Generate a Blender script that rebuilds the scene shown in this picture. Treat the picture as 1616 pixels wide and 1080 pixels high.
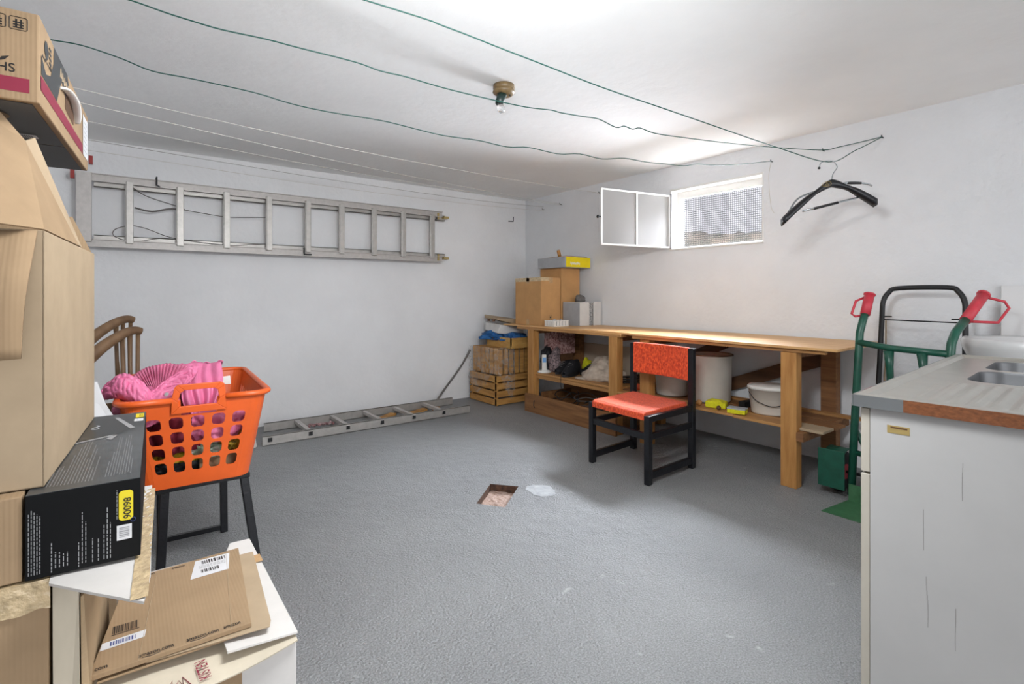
import bpy, bmesh, math, random
from mathutils import Vector, Matrix, noise
random.seed(7)
PI = math.pi
for o in list(bpy.data.objects): bpy.data.objects.remove(o)
S = bpy.context.scene
C = S.collection

# ------------------------------------------------------------------ camera
cd = bpy.data.cameras.new('camera'); cam = bpy.data.objects.new('camera', cd); C.objects.link(cam)
cam.location = (0, 0, 1.2); cam.rotation_euler = (PI/2, 0, -math.radians(37))
cd.sensor_width = 36; cd.lens = 36*807/1616; cd.shift_y = -74/1616; cd.clip_start = .05
S.camera = cam

# ------------------------------------------------------------------ world, lights, exposure
w = bpy.data.worlds.new('world'); S.world = w; w.use_nodes = True
bg = w.node_tree.nodes['Background']; bg.inputs[0].default_value = (.93, .93, 1, 1); bg.inputs[1].default_value = 1.0
def area(name, loc, target, sx, sy, power, col=(1, 1, 1)):
    l = bpy.data.lights.new(name, 'AREA'); l.shape = 'RECTANGLE'; l.size = sx; l.size_y = sy; l.energy = power; l.color = col
    o = bpy.data.objects.new(name, l); C.objects.link(o); o.location = loc
    o.rotation_euler = (Vector(target)-Vector(loc)).to_track_quat('-Z', 'Y').to_euler(); return o
area('daylight_through_window', (5.25, 2.5, 3.15), (3.3, 2.5, 1.15), 1.7, 1.1, 2600, (.87, .94, 1))
area('low_outside_fill', (5.9, 2.49, 1.57), (3.0, 2.49, 2.2), 2.0, .6, 1600, (.88, .945, 1))  # added area light, unseen below the sill, brightens the ceiling; ground bounce is assumed
area('rear_fill', (1.45, -3.1, 1.2), (1.45, 3, 1.35), 4.4, 2.2, 60, (.96, .985, 1))  # added soft fill behind the camera; the doorway is assumed
area('overhead_fill', (.75, .75, 1.96), (1.9, 3.3, .2), .7, .2, 36, (.95, .98, 1))  # made-up fill lamp kept above the view, not a real fixture
S.view_settings.view_transform = 'Standard'; S.view_settings.look = 'None'
S.view_settings.gamma = 1; S.view_settings.use_curve_mapping = False
S.view_settings.exposure = 0.4

# ------------------------------------------------------------------ materials
def rgb(h):
    h = h.lstrip('#'); v = [int(h[i:i+2], 16)/255 for i in (0, 2, 4)]
    return tuple([(c/12.92 if c < .04045 else ((c+.055)/1.055)**2.4) for c in v]+[1])
def mat(name, col, rough=.6, metal=0, var=0, vscale=6, stretch=(1, 1, 1), bump=0, bscale=40, col2=None, detail=4, spec=.5, wave=None, trans=0, alpha=1, bdist=.01):
    m = bpy.data.materials.new(name); m.use_nodes = True; nt = m.node_tree; N = nt.nodes; L = nt.links
    b = N['Principled BSDF']; c = rgb(col) if isinstance(col, str) else col
    b.inputs['Base Color'].default_value = c; b.inputs['Roughness'].default_value = rough; b.inputs['Metallic'].default_value = metal
    b.inputs['Specular IOR Level'].default_value = spec; b.inputs['Transmission Weight'].default_value = trans; b.inputs['Alpha'].default_value = alpha
    tc = N.new('ShaderNodeTexCoord'); mp = N.new('ShaderNodeMapping'); mp.inputs['Scale'].default_value = stretch
    L.new(tc.outputs['Object'], mp.inputs[0])
    if var or col2:
        n = N.new('ShaderNodeTexNoise'); n.inputs['Scale'].default_value = vscale; n.inputs['Detail'].default_value = detail
        n.inputs['Roughness'].default_value = .6; L.new(mp.outputs[0], n.inputs[0])
        r = N.new('ShaderNodeValToRGB'); r.color_ramp.elements[0].position = .32; r.color_ramp.elements[1].position = .68
        if col2: a, d = rgb(col2), c
        else: a = tuple([x*(1-var) for x in c[:3]]+[1]); d = tuple([min(1, x*(1+var*.6)) for x in c[:3]]+[1])
        r.color_ramp.elements[0].color = a; r.color_ramp.elements[1].color = d
        L.new(n.outputs[0], r.inputs[0]); L.new(r.outputs[0], b.inputs['Base Color'])
    if bump:
        n2 = N.new('ShaderNodeTexNoise'); n2.inputs['Scale'].default_value = bscale; n2.inputs['Detail'].default_value = 6
        L.new(mp.outputs[0], n2.inputs[0]); bu = N.new('ShaderNodeBump'); bu.inputs['Strength'].default_value = bump; bu.inputs['Distance'].default_value = bdist
        L.new(n2.outputs[0], bu.inputs['Height']); L.new(bu.outputs[0], b.inputs['Normal'])
        if wave:
            wv = N.new('ShaderNodeTexWave'); wv.inputs['Scale'].default_value = wave[0]; wv.bands_direction = wave[1]
            L.new(tc.outputs['Object'], wv.inputs[0]); ad = N.new('ShaderNodeMath'); ad.operation = 'ADD'
            L.new(n2.outputs[0], ad.inputs[0]); L.new(wv.outputs['Fac'], ad.inputs[1]); L.new(ad.outputs[0], bu.inputs['Height'])
    return m
M = {}
M['wall'] = mat('wall_paint', '#e7e7e8', .85, var=.05, vscale=1.6, bump=.35, bscale=28, bdist=.012, spec=.2)
M['rough_wall'] = mat('rough_plaster_paint', '#e0e1e3', .85, var=.04, vscale=2.2, bump=.4, bscale=30, bdist=.012, spec=.2)
M['ceil'] = mat('ceiling_paint', '#f4f4f3', .9, var=.03, vscale=2, bump=.25, bscale=14, bdist=.01, spec=.15)
M['card'] = mat('cardboard', '#a0876a', .8, var=.09, vscale=9, bump=.15, bscale=60, spec=.2, wave=(45, 'X'), bdist=.0015)
M['card_in'] = mat('cardboard_inside', '#b39b7c', .8, var=.1, vscale=7, bump=.15, bscale=50, spec=.2, wave=(45, 'Z'), bdist=.0015)
M['card_light'] = mat('cardboard_light', '#ad997f', .8, var=.08, vscale=9, bump=.15, bscale=60, spec=.2, bdist=.001)
M['card_orange'] = mat('cardboard_orange', '#c09260', .75, var=.1, vscale=7, spec=.25)
M['card_white'] = mat('cardboard_white', '#d3cfcb', .75, var=.06, vscale=9, spec=.25)
M['card_cream'] = mat('cardboard_cream', '#cfc4b0', .75, var=.12, vscale=11, stretch=(1, 1, .3), spec=.25)
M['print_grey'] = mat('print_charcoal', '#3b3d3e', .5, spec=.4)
M['print_red'] = mat('print_red', '#86203a', .5)
M['black_gloss'] = mat('black_print', '#050608', .6, spec=.2)
M['grey_gloss'] = mat('grey_print', '#505355', .3, col2='#35383a', vscale=5)
M['white_print'] = mat('white_print', '#d8d8da', .5)
M['grey_text'] = mat('grey_text', '#9a9a9c', .5)
M['yellow'] = mat('yellow_print', '#e3cf1d', .45)
M['ink'] = mat('black_ink', '#1b1715', .6)
M['blue_ink'] = mat('blue_ink', '#3c4c86', .6)
M['tape'] = mat('packing_tape', '#c2a075', .22, var=.15, vscale=25, bump=.5, bscale=60, bdist=.003)
M['clear_tape'] = mat('clear_tape', '#cbb48f', .15, var=.25, vscale=45, bump=1, bscale=50, bdist=.006)
M['orange'] = mat('orange_plastic', '#df5f24', .38, var=.08, vscale=8, spec=.5)
M['pink'] = mat('pink_fabric', '#d8749b', .5, var=.15, vscale=9, bump=.5, bscale=90, bdist=.003)
M['pink_dark'] = mat('dark_pink_fabric', '#c46a8a', .55, var=.2, vscale=16, bump=.6, bscale=90, bdist=.003)
M['black_cloth'] = mat('black_cloth', '#15151a', .8, var=.4, vscale=20)
M['red_cloth'] = mat('dark_red_cloth', '#6e1228', .8, var=.4, vscale=12)
M['yellow_cloth'] = mat('yellow_patterned_cloth', '#d8b51c', .8, col2='#332e20', vscale=28)
M['green_cloth'] = mat('green_patterned_cloth', '#d8dcd0', .8, col2='#2b8b54', vscale=26)
M['blue_cloth'] = mat('blue_cloth', '#245c94', .8, var=.4, vscale=14)
M['beige_cloth'] = mat('beige_cloth', '#b8a898', .9, var=.25, vscale=12, bump=.5, bscale=60)
M['black_paint'] = mat('black_painted_wood', '#121318', .36, var=.3, vscale=30, bump=.15, bscale=60)
M['alu'] = mat('aluminium', '#b3afaa', .42, metal=.45, var=.12, vscale=20)
M['alu_pale'] = mat('pale_aluminium', '#b9b4b0', .5, metal=.3, var=.1, vscale=30)
M['dark'] = mat('dark_plastic', '#17181a', .5)
M['dark_metal'] = mat('dark_metal', '#3c3c3e', .5, metal=.5)
M['strap'] = mat('grey_webbing', '#6a6663', .8)
M['rust_red'] = mat('red_plastic', '#9b2c26', .5)
M['pine'] = mat('pine_wood', '#c28f52', .6, col2='#a06c35', vscale=7, stretch=(3, 3, .35), bump=.2, bscale=30, detail=6, bdist=.002)
M['pine_y'] = mat('pine_board', '#bd8c54', .6, col2='#96683a', vscale=7, stretch=(4, .3, 4), bump=.2, bscale=30, detail=6, bdist=.002)
M['ply'] = mat('plywood_top', '#d6ab75', .45, col2='#c1915a', vscale=5, stretch=(3.5, .25, 3), detail=6)
M['old_wood'] = mat('old_brown_board', '#94683f', .65, col2='#6f4829', vscale=7, stretch=(4, .4, 5), bump=.3, bscale=30, detail=6, bdist=.002)
M['dark_wood'] = mat('dark_brown_wood', '#6b4a30', .6, col2='#4b3220', vscale=8, stretch=(3, .4, 3), detail=6)
M['crate'] = mat('crate_slats', '#c8954f', .7, col2='#9b6c37', vscale=9, stretch=(.6, .6, 4), detail=6)
M['chair_wood'] = mat('aged_chair_wood', '#806347', .55, col2='#5f452e', vscale=12, stretch=(1, 1, .6))
M['red_weave'] = None
M['white_plastic'] = mat('white_plastic', '#dddad4', .4, var=.04, vscale=4)
M['white_bucket'] = mat('white_bucket_plastic', '#d6d1c8', .45, var=.07, vscale=6)
M['green_paint'] = mat('green_enamel', '#17503f', .35, var=.25, vscale=14)
M['green_plate'] = mat('worn_green_plate', '#3d6b48', .45, var=.25, vscale=18)
M['grip'] = mat('red_grip_rubber', '#c03442', .5, var=.08, vscale=20)
M['rubber'] = mat('black_rubber', '#1c1d1f', .7)
M['steel'] = mat('stainless_steel', '#b9b6ae', .33, metal=.75, var=.06, vscale=14)
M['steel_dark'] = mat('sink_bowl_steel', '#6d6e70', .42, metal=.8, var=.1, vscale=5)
M['chrome'] = mat('chrome', '#b4babd', .15, metal=1)
M['white_lam'] = mat('white_laminate', '#b4b3b2', .45, var=.03, vscale=6)
M['lam_edge'] = mat('yellowed_edge', '#b8b2a6', .5, var=.05, vscale=6)
M['scratch'] = mat('scratch_grey', '#85827f', .6)
M['brass'] = mat('brass_plate', '#b09a63', .4, metal=.3)
M['wood_band'] = mat('wood_grain_band', '#8a5636', .3, col2='#613a24', vscale=12, stretch=(.6, 6, 14), detail=8)
M['green_line'] = mat('green_line', '#155046', .5)
M['white_line'] = mat('white_line', '#c9c5bd', .6)
M['grey_line'] = mat('grey_line', '#8d8983', .6)
M['brown_box'] = mat('bakelite', '#75603f', .45, var=.3, vscale=30)
M['glass_bulb'] = mat('bulb_glass', '#ffffff', .03, trans=1)
M['win_white'] = mat('white_window_paint', '#dedcd8', .4, var=.03, vscale=9)
M['concrete'] = mat('drain_concrete', '#b49f94', .9, col2='#8b6f60', vscale=45, bump=1, bscale=60)
M['drain_side'] = mat('drain_rust', '#5e4030', .9, col2='#32231a', vscale=40)
M['patch'] = mat('chipped_patch', '#a7a9ab', .9, col2='#8f9193', vscale=30)
M['cera'] = mat('ceramic', '#dcdcdc', .25)
M['soil'] = mat('garden_bank', '#6b5a4a', .95, col2='#3b3a2c', vscale=5)
M['outwall'] = mat('outside_paving', '#8f8b86', .9, var=.1)
M['tray_y'] = mat('pale_yellow_wood', '#c89d58', .6, col2='#ad7f3d', vscale=8, stretch=(1, 1, 4))
M['grey_box'] = mat('grey_paper', '#a3a5a8', .7, var=.1, vscale=12)
M['yellow_box'] = mat('yellow_paper', '#ecd400', .55, var=.05, vscale=12)
M['floral'] = mat('floral_print', '#c9a7a1', .7, col2='#5c1518', vscale=55)
M['floral_dark'] = mat('dark_patterned_cloth', '#a58f90', .8, col2='#252024', vscale=60)
M['sponge_y'] = mat('yellow_sponge', '#d8d41f', .9, var=.15, vscale=60, bump=.6, bscale=120)
M['beige_board'] = mat('beige_board', '#c3b09a', .8, var=.05)
M['pebble'] = mat('marbled_print', '#cfcfcf', .6, col2='#2c2b2b', vscale=70)

def film():
    m = bpy.data.materials.new('cling_film'); m.use_nodes = True; N = m.node_tree.nodes; L = m.node_tree.links
    b = N['Principled BSDF']; b.inputs['Base Color'].default_value = (.62, .58, .54, 1); b.inputs['Roughness'].default_value = .22
    tc = N.new('ShaderNodeTexCoord'); n = N.new('ShaderNodeTexNoise'); n.inputs['Scale'].default_value = 15; n.inputs['Detail'].default_value = 5
    n.inputs['Distortion'].default_value = 1.5
    r = N.new('ShaderNodeValToRGB'); r.color_ramp.elements[0].position = .42; r.color_ramp.elements[1].position = .66
    r.color_ramp.elements[0].color = (.04, .04, .04, 1); r.color_ramp.elements[1].color = (.42, .42, .42, 1)
    L.new(tc.outputs['Object'], n.inputs[0]); L.new(n.outputs[0], r.inputs[0]); L.new(r.outputs[0], b.inputs['Alpha'])
    bu = N.new('ShaderNodeBump'); bu.inputs['Strength'].default_value = .8; L.new(n.outputs[0], bu.inputs['Height']); L.new(bu.outputs[0], b.inputs['Normal'])
    return m
M['film'] = film()
def weave():
    m = bpy.data.materials.new('red_woven_fabric'); m.use_nodes = True; N = m.node_tree.nodes; L = m.node_tree.links
    b = N['Principled BSDF']; b.inputs['Roughness'].default_value = .7; b.inputs['Sheen Weight'].default_value = .2; b.inputs['Sheen Tint'].default_value = (1, .6, .55, 1)
    tc = N.new('ShaderNodeTexCoord'); mp = N.new('ShaderNodeMapping'); mp.inputs['Scale'].default_value = (150, 60, 40)
    n = N.new('ShaderNodeTexNoise'); n.inputs['Scale'].default_value = 1.2; n.inputs['Detail'].default_value = 3
    r = N.new('ShaderNodeValToRGB'); r.color_ramp.elements[0].position = .35; r.color_ramp.elements[1].position = .7
    r.color_ramp.elements[0].color = rgb('#b8300f'); r.color_ramp.elements[1].color = rgb('#f0602c')
    L.new(tc.outputs['Object'], mp.inputs[0]); L.new(mp.outputs[0], n.inputs[0]); L.new(n.outputs[0], r.inputs[0]); L.new(r.outputs[0], b.inputs['Base Color'])
    bu = N.new('ShaderNodeBump'); bu.inputs['Strength'].default_value = .6; bu.inputs['Distance'].default_value = .004
    L.new(n.outputs[0], bu.inputs['Height']); L.new(bu.outputs[0], b.inputs['Normal']); return m
M['red_weave'] = weave()
def floor_mat():
    m = bpy.data.materials.new('grey_floor_paint'); m.use_nodes = True; N = m.node_tree.nodes; L = m.node_tree.links
    b = N['Principled BSDF']; tc = N.new('ShaderNodeTexCoord')
    def noise_(s, d=5, dist=0):
        n = N.new('ShaderNodeTexNoise'); n.inputs['Scale'].default_value = s; n.inputs['Detail'].default_value = d; n.inputs['Distortion'].default_value = dist
        L.new(tc.outputs['Object'], n.inputs[0]); return n
    def ramp(n, p0, p1, c0, c1):
        r = N.new('ShaderNodeValToRGB'); e = r.color_ramp.elements; e[0].position = p0; e[1].position = p1; e[0].color = c0; e[1].color = c1
        L.new(n.outputs[0], r.inputs[0]); return r
    a = ramp(noise_(1.3, 4), .3, .7, rgb('#7f8081'), rgb('#8d8e8e'))
    g = ramp(noise_(170, 4), .36, .66, rgb('#000000'), rgb('#ffffff'))
    mx = N.new('ShaderNodeMix'); mx.data_type = 'RGBA'; mx.blend_type = 'OVERLAY'; mx.inputs[0].default_value = .27
    L.new(a.outputs[0], mx.inputs[6]); L.new(g.outputs[0], mx.inputs[7])
    sc = ramp(noise_(7, 9, 1.2), .69, .78, (0, 0, 0, 1), (1, 1, 1, 1))       # pale scuffs and chips in the paint
    mx2 = N.new('ShaderNodeMix'); mx2.data_type = 'RGBA'; mx2.inputs[7].default_value = rgb('#b0b1b1')
    L.new(sc.outputs[0], mx2.inputs[0]); L.new(mx.outputs[2], mx2.inputs[6]); L.new(mx2.outputs[2], b.inputs['Base Color'])
    b.inputs['Roughness'].default_value = .5; b.inputs['Specular IOR Level'].default_value = .45
    b1 = noise_(95, 4); b2 = noise_(11, 5)
    ad = N.new('ShaderNodeMath'); ad.operation = 'MULTIPLY_ADD'; ad.inputs[1].default_value = 1.6
    L.new(b2.outputs[0], ad.inputs[0]); L.new(b1.outputs[0], ad.inputs[2])
    bu = N.new('ShaderNodeBump'); bu.inputs['Strength'].default_value = .8; bu.inputs['Distance'].default_value = .012
    L.new(ad.outputs[0], bu.inputs['Height']); L.new(bu.outputs[0], b.inputs['Normal']); return m
M['floor'] = floor_mat()
def wired(name, tr, tint):
    # thin patterned glass: lets most light straight through, scatters some, with a moulded square grid
    m = bpy.data.materials.new(name); m.use_nodes = True; N = m.node_tree.nodes; L = m.node_tree.links; N.remove(N['Principled BSDF'])
    out = N['Material Output']; tc = N.new('ShaderNodeTexCoord')
    sx = N.new('ShaderNodeSeparateXYZ'); L.new(tc.outputs['Object'], sx.inputs[0])
    def fr(sock):
        mu = N.new('ShaderNodeMath'); mu.operation = 'MULTIPLY'; mu.inputs[1].default_value = 55; L.new(sock, mu.inputs[0])
        f = N.new('ShaderNodeMath'); f.operation = 'FRACT'; L.new(mu.outputs[0], f.inputs[0])
        g = N.new('ShaderNodeMath'); g.operation = 'LESS_THAN'; g.inputs[1].default_value = .3; L.new(f.outputs[0], g.inputs[0]); return g
    xy = N.new('ShaderNodeMath'); xy.operation = 'ADD'; L.new(sx.outputs[0], xy.inputs[0]); L.new(sx.outputs[1], xy.inputs[1])
    g1 = fr(xy.outputs[0]); g2 = fr(sx.outputs[2]); mxm = N.new('ShaderNodeMath'); mxm.operation = 'MAXIMUM'; L.new(g1.outputs[0], mxm.inputs[0]); L.new(g2.outputs[0], mxm.inputs[1])
    t = N.new('ShaderNodeBsdfTransparent')
    cm = N.new('ShaderNodeMix'); cm.data_type = 'RGBA'; cm.inputs[6].default_value = tint; cm.inputs[7].default_value = tuple([x*.38 for x in tint[:3]]+[1])
    L.new(mxm.outputs[0], cm.inputs[0]); L.new(cm.outputs[2], t.inputs[0])
    tl = N.new('ShaderNodeBsdfTranslucent'); tl.inputs[0].default_value = (.42, .41, .4, 1)
    df = N.new('ShaderNodeBsdfDiffuse'); df.inputs[0].default_value = (.55, .53, .51, 1)
    gl = N.new('ShaderNodeBsdfGlossy'); gl.inputs['Roughness'].default_value = .25
    a = N.new('ShaderNodeMixShader'); a.inputs[0].default_value = .5; L.new(tl.outputs[0], a.inputs[1]); L.new(df.outputs[0], a.inputs[2])
    fac = N.new('ShaderNodeMath'); fac.operation = 'MULTIPLY_ADD'; fac.inputs[1].default_value = .0; fac.inputs[2].default_value = 1-tr; L.new(mxm.outputs[0], fac.inputs[0]); fac.use_clamp = True
    mm = N.new('ShaderNodeMixShader'); L.new(fac.outputs[0], mm.inputs[0]); L.new(t.outputs[0], mm.inputs[1]); L.new(a.outputs[0], mm.inputs[2])
    m2 = N.new('ShaderNodeMixShader'); m2.inputs[0].default_value = .06; L.new(mm.outputs[0], m2.inputs[1]); L.new(gl.outputs[0], m2.inputs[2])
    L.new(m2.outputs[0], out.inputs[0]); return m
M['wired'] = wired('wired_glass', .995, (.94, .935, .95, 1))
M['mesh_glass'] = wired('frosted_mesh_glass', .25, (.9, .9, .9, 1))

# ------------------------------------------------------------------ mesh helpers
class B:
    def __init__(s): s.m = bmesh.new()
    def face(s, pts):
        vs = [s.m.verts.new(p) for p in pts]
        try: return s.m.faces.new(vs)
        except ValueError: pass
    def hexa(s, p):      # 8 corners: bottom 4, top 4
        v = [s.m.verts.new(q) for q in p]
        for f in ((3, 2, 1, 0), (4, 5, 6, 7), (0, 1, 5, 4), (1, 2, 6, 5), (2, 3, 7, 6), (3, 0, 4, 7)): s.m.faces.new([v[i] for i in f])
        return s
    def box(s, x0, x1, y0, y1, z0, z1):
        return s.hexa([(x0, y0, z0), (x1, y0, z0), (x1, y1, z0), (x0, y1, z0), (x0, y0, z1), (x1, y0, z1), (x1, y1, z1), (x0, y1, z1)])
    def bar(s, a, b, w, h, up=(0, 0, 1)):   # box between two points, w sideways, h along up
        a, b = Vector(a), Vector(b); d = (b-a).normalized(); u = Vector(up); sd = d.cross(u).normalized(); u = sd.cross(d).normalized()
        q = []
        for p in (a, b): q.append([p+sd*w/2*i+u*h/2*j for i, j in ((-1, -1), (1, -1), (1, 1), (-1, 1))])
        return s.hexa([q[0][0], q[0][1], q[0][2], q[0][3], q[1][0], q[1][1], q[1][2], q[1][3]])
    def prism(s, pts, d):  # polygon of 3D points extruded along vector d
        d = Vector(d); a = [s.m.verts.new(p) for p in pts]; b = [s.m.verts.new(Vector(p)+d) for p in pts]
        s.m.faces.new(a); s.m.faces.new(b[::-1]); n = len(a)
        for i in range(n): s.m.faces.new([a[i], b[i], b[(i+1) % n], a[(i+1) % n]])
        return s
    def tube(s, pts, r, n=10, caps=True, closed=False, flat=1, smooth=0):
        pts = [Vector(p) for p in pts]
        if smooth: pts = catmull(pts, smooth, closed)
        rr = r if isinstance(r, (list, tuple)) else None; rings = []; N = len(pts); ref = None
        for i, p in enumerate(pts):
            if closed: t = pts[(i+1) % N]-pts[i-1]
            else: t = pts[min(i+1, N-1)]-pts[max(i-1, 0)]
            t.normalize()
            if ref is None: ref = t.orthogonal().normalized() if abs(t.z) > .9 else Vector((0, 0, 1)).cross(t).normalized()
            ref = (ref-t*ref.dot(t)).normalized(); bn = t.cross(ref)
            q = r if rr is None else rr[0]+(rr[-1]-rr[0])*i/(N-1) if len(rr) == 2 else rr[i]
            rings.append([s.m.verts.new(p+ref*math.cos(2*PI*k/n)*q+bn*math.sin(2*PI*k/n)*q*flat) for k in range(n)])
        for i in range(N if closed else N-1):
            a, b = rings[i], rings[(i+1) % N]
            for k in range(n): s.m.faces.new([a[k], a[(k+1) % n], b[(k+1) % n], b[k]])
        if caps and not closed: s.m.faces.new(rings[0][::-1]); s.m.faces.new(rings[-1])
        return s
    def lathe(s, prof, c=(0, 0, 0), n=32, axis=None, ex=1, ey=1):   # profile [(r,z)] around an axis
        Q = Matrix.Identity(3) if axis is None else Vector((0, 0, 1)).rotation_difference(Vector(axis)).to_matrix()
        c = Vector(c); rings = []
        for r, z in prof:
            if r < 1e-6: rings.append([s.m.verts.new(c+Q@Vector((0, 0, z)))])
            else: rings.append([s.m.verts.new(c+Q@Vector((r*ex*math.cos(2*PI*k/n), r*ey*math.sin(2*PI*k/n), z))) for k in range(n)])
        for a, b in zip(rings, rings[1:]):
            for k in range(n):
                k2 = (k+1) % n
                if len(a) == 1 and len(b) == 1: continue
                if len(a) == 1: s.m.faces.new([a[0], b[k2], b[k]])
                elif len(b) == 1: s.m.faces.new([a[k], a[k2], b[0]])
                else: s.m.faces.new([a[k], a[k2], b[k2], b[k]])
        return s
    def grid(s, f, nu, nv):
        v = [[s.m.verts.new(f(i/nu, j/nv)) for j in range(nv+1)] for i in range(nu+1)]
        for i in range(nu):
            for j in range(nv): s.m.faces.new([v[i][j], v[i+1][j], v[i+1][j+1], v[i][j+1]])
        return s
    def lump(s, c, size, seed=0, amp=.25, freq=3, flat=.4, sub=4, rot=0):
        r = bmesh.ops.create_icosphere(s.m, subdivisions=sub, radius=1); o = Vector((seed*7.3, seed*3.1, seed*1.7)); R = Matrix.Rotation(rot, 3, 'Z')
        for v in r['verts']:
            p = v.co.copy(); k = 1+amp*noise.noise(p*freq*.5+o)*1.6+amp*.6*(1-abs(noise.noise(p*freq+o))*2.2)+amp*.35*(1-2*abs(noise.noise(p*freq*2.3+o)))
            p *= k
            if p.z < -flat: p.z = -flat+(p.z+flat)*.1
            v.co = Vector(c)+R@Vector((p.x*size[0], p.y*size[1], (p.z+flat)*size[2]))
        return s
def catmull(P, k, closed=False):
    out = []; n = len(P)
    for i in range(n if closed else n-1):
        a, b, c, d = (P[(i-1) % n], P[i], P[(i+1) % n], P[(i+2) % n]) if closed else (P[max(i-1, 0)], P[i], P[i+1], P[min(i+2, n-1)])
        for j in range(k):
            t = j/k; out.append(.5*((2*b)+(c-a)*t+(2*a-5*b+4*c-d)*t*t+(3*b-a-3*c+d)*t**3))
    if not closed: out.append(P[-1])
    return out
def root_of(o):
    while o.parent: o = o.parent
    return o
def obj(name, b, m, parent=None, local=False, bevel=0, smooth=False, solid=0, sub=0, kind=None, label=None):
    bm = b.m if isinstance(b, B) else b; bmesh.ops.recalc_face_normals(bm, faces=bm.faces[:])
    me = bpy.data.meshes.new(name); bm.to_mesh(me); bm.free()
    if smooth:
        for p in me.polygons: p.use_smooth = True
    if parent is not None and not local:
        r = root_of(parent); W = (Matrix.Translation(r.location) @ r.rotation_euler.to_matrix().to_4x4()).inverted(); me.transform(W)
    o = bpy.data.objects.new(name, me); C.objects.link(o); me.materials.append(m)
    if parent is not None: o.parent = parent
    if solid:
        d = o.modifiers.new('solid', 'SOLIDIFY'); d.thickness = solid; d.offset = 0
    if sub:
        d = o.modifiers.new('sub', 'SUBSURF'); d.levels = sub; d.render_levels = sub
    if bevel:
        d = o.modifiers.new('bevel', 'BEVEL'); d.width = bevel; d.segments = 2; d.limit_method = 'ANGLE'; d.angle_limit = .6
    if kind: o['kind'] = kind
    if label: o['label'] = label
    return o
def thing(name, label, cat, loc=(0, 0, 0), rotz=0, group=None):
    o = bpy.data.objects.new(name, None); C.objects.link(o); o.empty_display_size = .1
    o.location = loc; o.rotation_euler = (0, 0, rotz); o['label'] = label; o['category'] = cat
    if group: o['group'] = group
    return o
def tag(o, label, cat, group=None, kind=None):
    o['label'] = label; o['category'] = cat
    if group: o['group'] = group
    if kind: o['kind'] = kind
    return o
def rehome(o, base):   # move a one-mesh thing's origin to its base point
    o.data.transform(Matrix.Translation(-Vector(base))); o.location = base; return o
def text(body, origin, right, up, size, m, parent, name='printed_text', sx=1, depth=.0004, bold=0):
    """lettering lying on a surface; origin = lower left corner"""
    cu = bpy.data.curves.new('t', 'FONT'); cu.body = body; cu.size = 1; cu.offset = bold; cu.extrude = 0
    t = bpy.data.objects.new('t', cu); C.objects.link(t); bpy.context.view_layer.update()
    me = bpy.data.meshes.new_from_object(t.evaluated_get(bpy.context.evaluated_depsgraph_get()))
    bpy.data.objects.remove(t); bpy.data.curves.remove(cu)
    r = Vector(right).normalized(); u = Vector(up); u = (u-r*u.dot(r)).normalized(); n = r.cross(u); o0 = Vector(origin)+n*depth
    X = Matrix(((r.x*size*sx, u.x*size, n.x, o0.x), (r.y*size*sx, u.y*size, n.y, o0.y), (r.z*size*sx, u.z*size, n.z, o0.z), (0, 0, 0, 1)))
    me.transform(X); bm = bmesh.new(); bm.from_mesh(me); bpy.data.meshes.remove(me)
    return obj(name, bm, m, parent)
def on_plane(O, R, U):
    O, R, U = Vector(O), Vector(R).normalized(), Vector(U); U = (U-R*U.dot(R)).normalized(); n = R.cross(U)
    return lambda x, y, d=.0005: O+R*x+U*y+n*d
def patch(b, P, x0, x1, y0, y1, d=.0005): b.face([P(x0, y0, d), P(x1, y0, d), P(x1, y1, d), P(x0, y1, d)])
def word_lines(b, P, x, y0, y1, lw, rnd, d=.0006, vertical=True):
    """a column of tiny print: dashes of word length"""
    y = y0; x += lw*.2; lw *= .6
    while y < y1:
        l = rnd.uniform(.003, .009); e = min(y+l, y1)
        if vertical: patch(b, P, x, x+lw, y, e, d)
        else: patch(b, P, y, e, x, x+lw, d)
        y = e+.0018
def barcode(b, P, x0, x1, y0, y1, rnd, d=.0012, along='x'):
    x = x0 if along == 'x' else y0; end = x1 if along == 'x' else y1
    while x < end:
        w_ = rnd.choice((.0006, .0012, .0018))*(end-(x0 if along == 'x' else y0))/.03
        e = min(x+w_, end)
        if along == 'x': patch(b, P, x, e, y0, y1, d)
        else: patch(b, P, x0, x1, x, e, d)
        x = e+w_*rnd.uniform(.6, 1.3)

# ------------------------------------------------------------------ the room
WX, WY, LX, FY, HZ = 4.06, 5.1, -1.3, -3.2, 2.4
def struct(name, b, m, parent=None, **k):
    o = obj(name, b, m, parent, kind='structure' if parent is None else None, **k); return o
# floor with the square drain pit
dq = [Vector((1.846, 2.678, 0)), Vector((1.962, 2.537, 0)), Vector((1.708, 2.332, 0)), Vector((1.608, 2.474, 0))]
b = B(); out = [Vector((LX-.2, WY+.2, 0)), Vector((WX+.2, WY+.2, 0)), Vector((WX+.2, FY-1.4, 0)), Vector((LX-.2, FY-1.4, 0))]
for i in range(4):
    j = (i+1) % 4; b.face([out[i], out[j], dq[j], dq[i]])
fl = struct('floor', b, M['floor'])
b = B()
for i in range(4):
    j = (i+1) % 4; b.face([dq[i], dq[j], dq[j]+Vector((0, 0, -.06)), dq[i]+Vector((0, 0, -.06))])
obj('drain_side', b, M['drain_side'], fl, label='rusty brown sides of the drain pit')
dn = Vector((0, 0, -.045)); b = B()
def dbot(u, v):
    p = dq[0].lerp(dq[1], u).lerp(dq[3].lerp(dq[2], u), v)+dn; p.z += .008*noise.noise(p*22); return p
b.grid(dbot, 16, 16); obj('drain_bed', b, M['concrete'], fl, label='pale crumbling concrete bed of the drain pit')
b = B()     # chipped paint patch beside the drain
cx, cy = 2.03, 2.40
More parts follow.
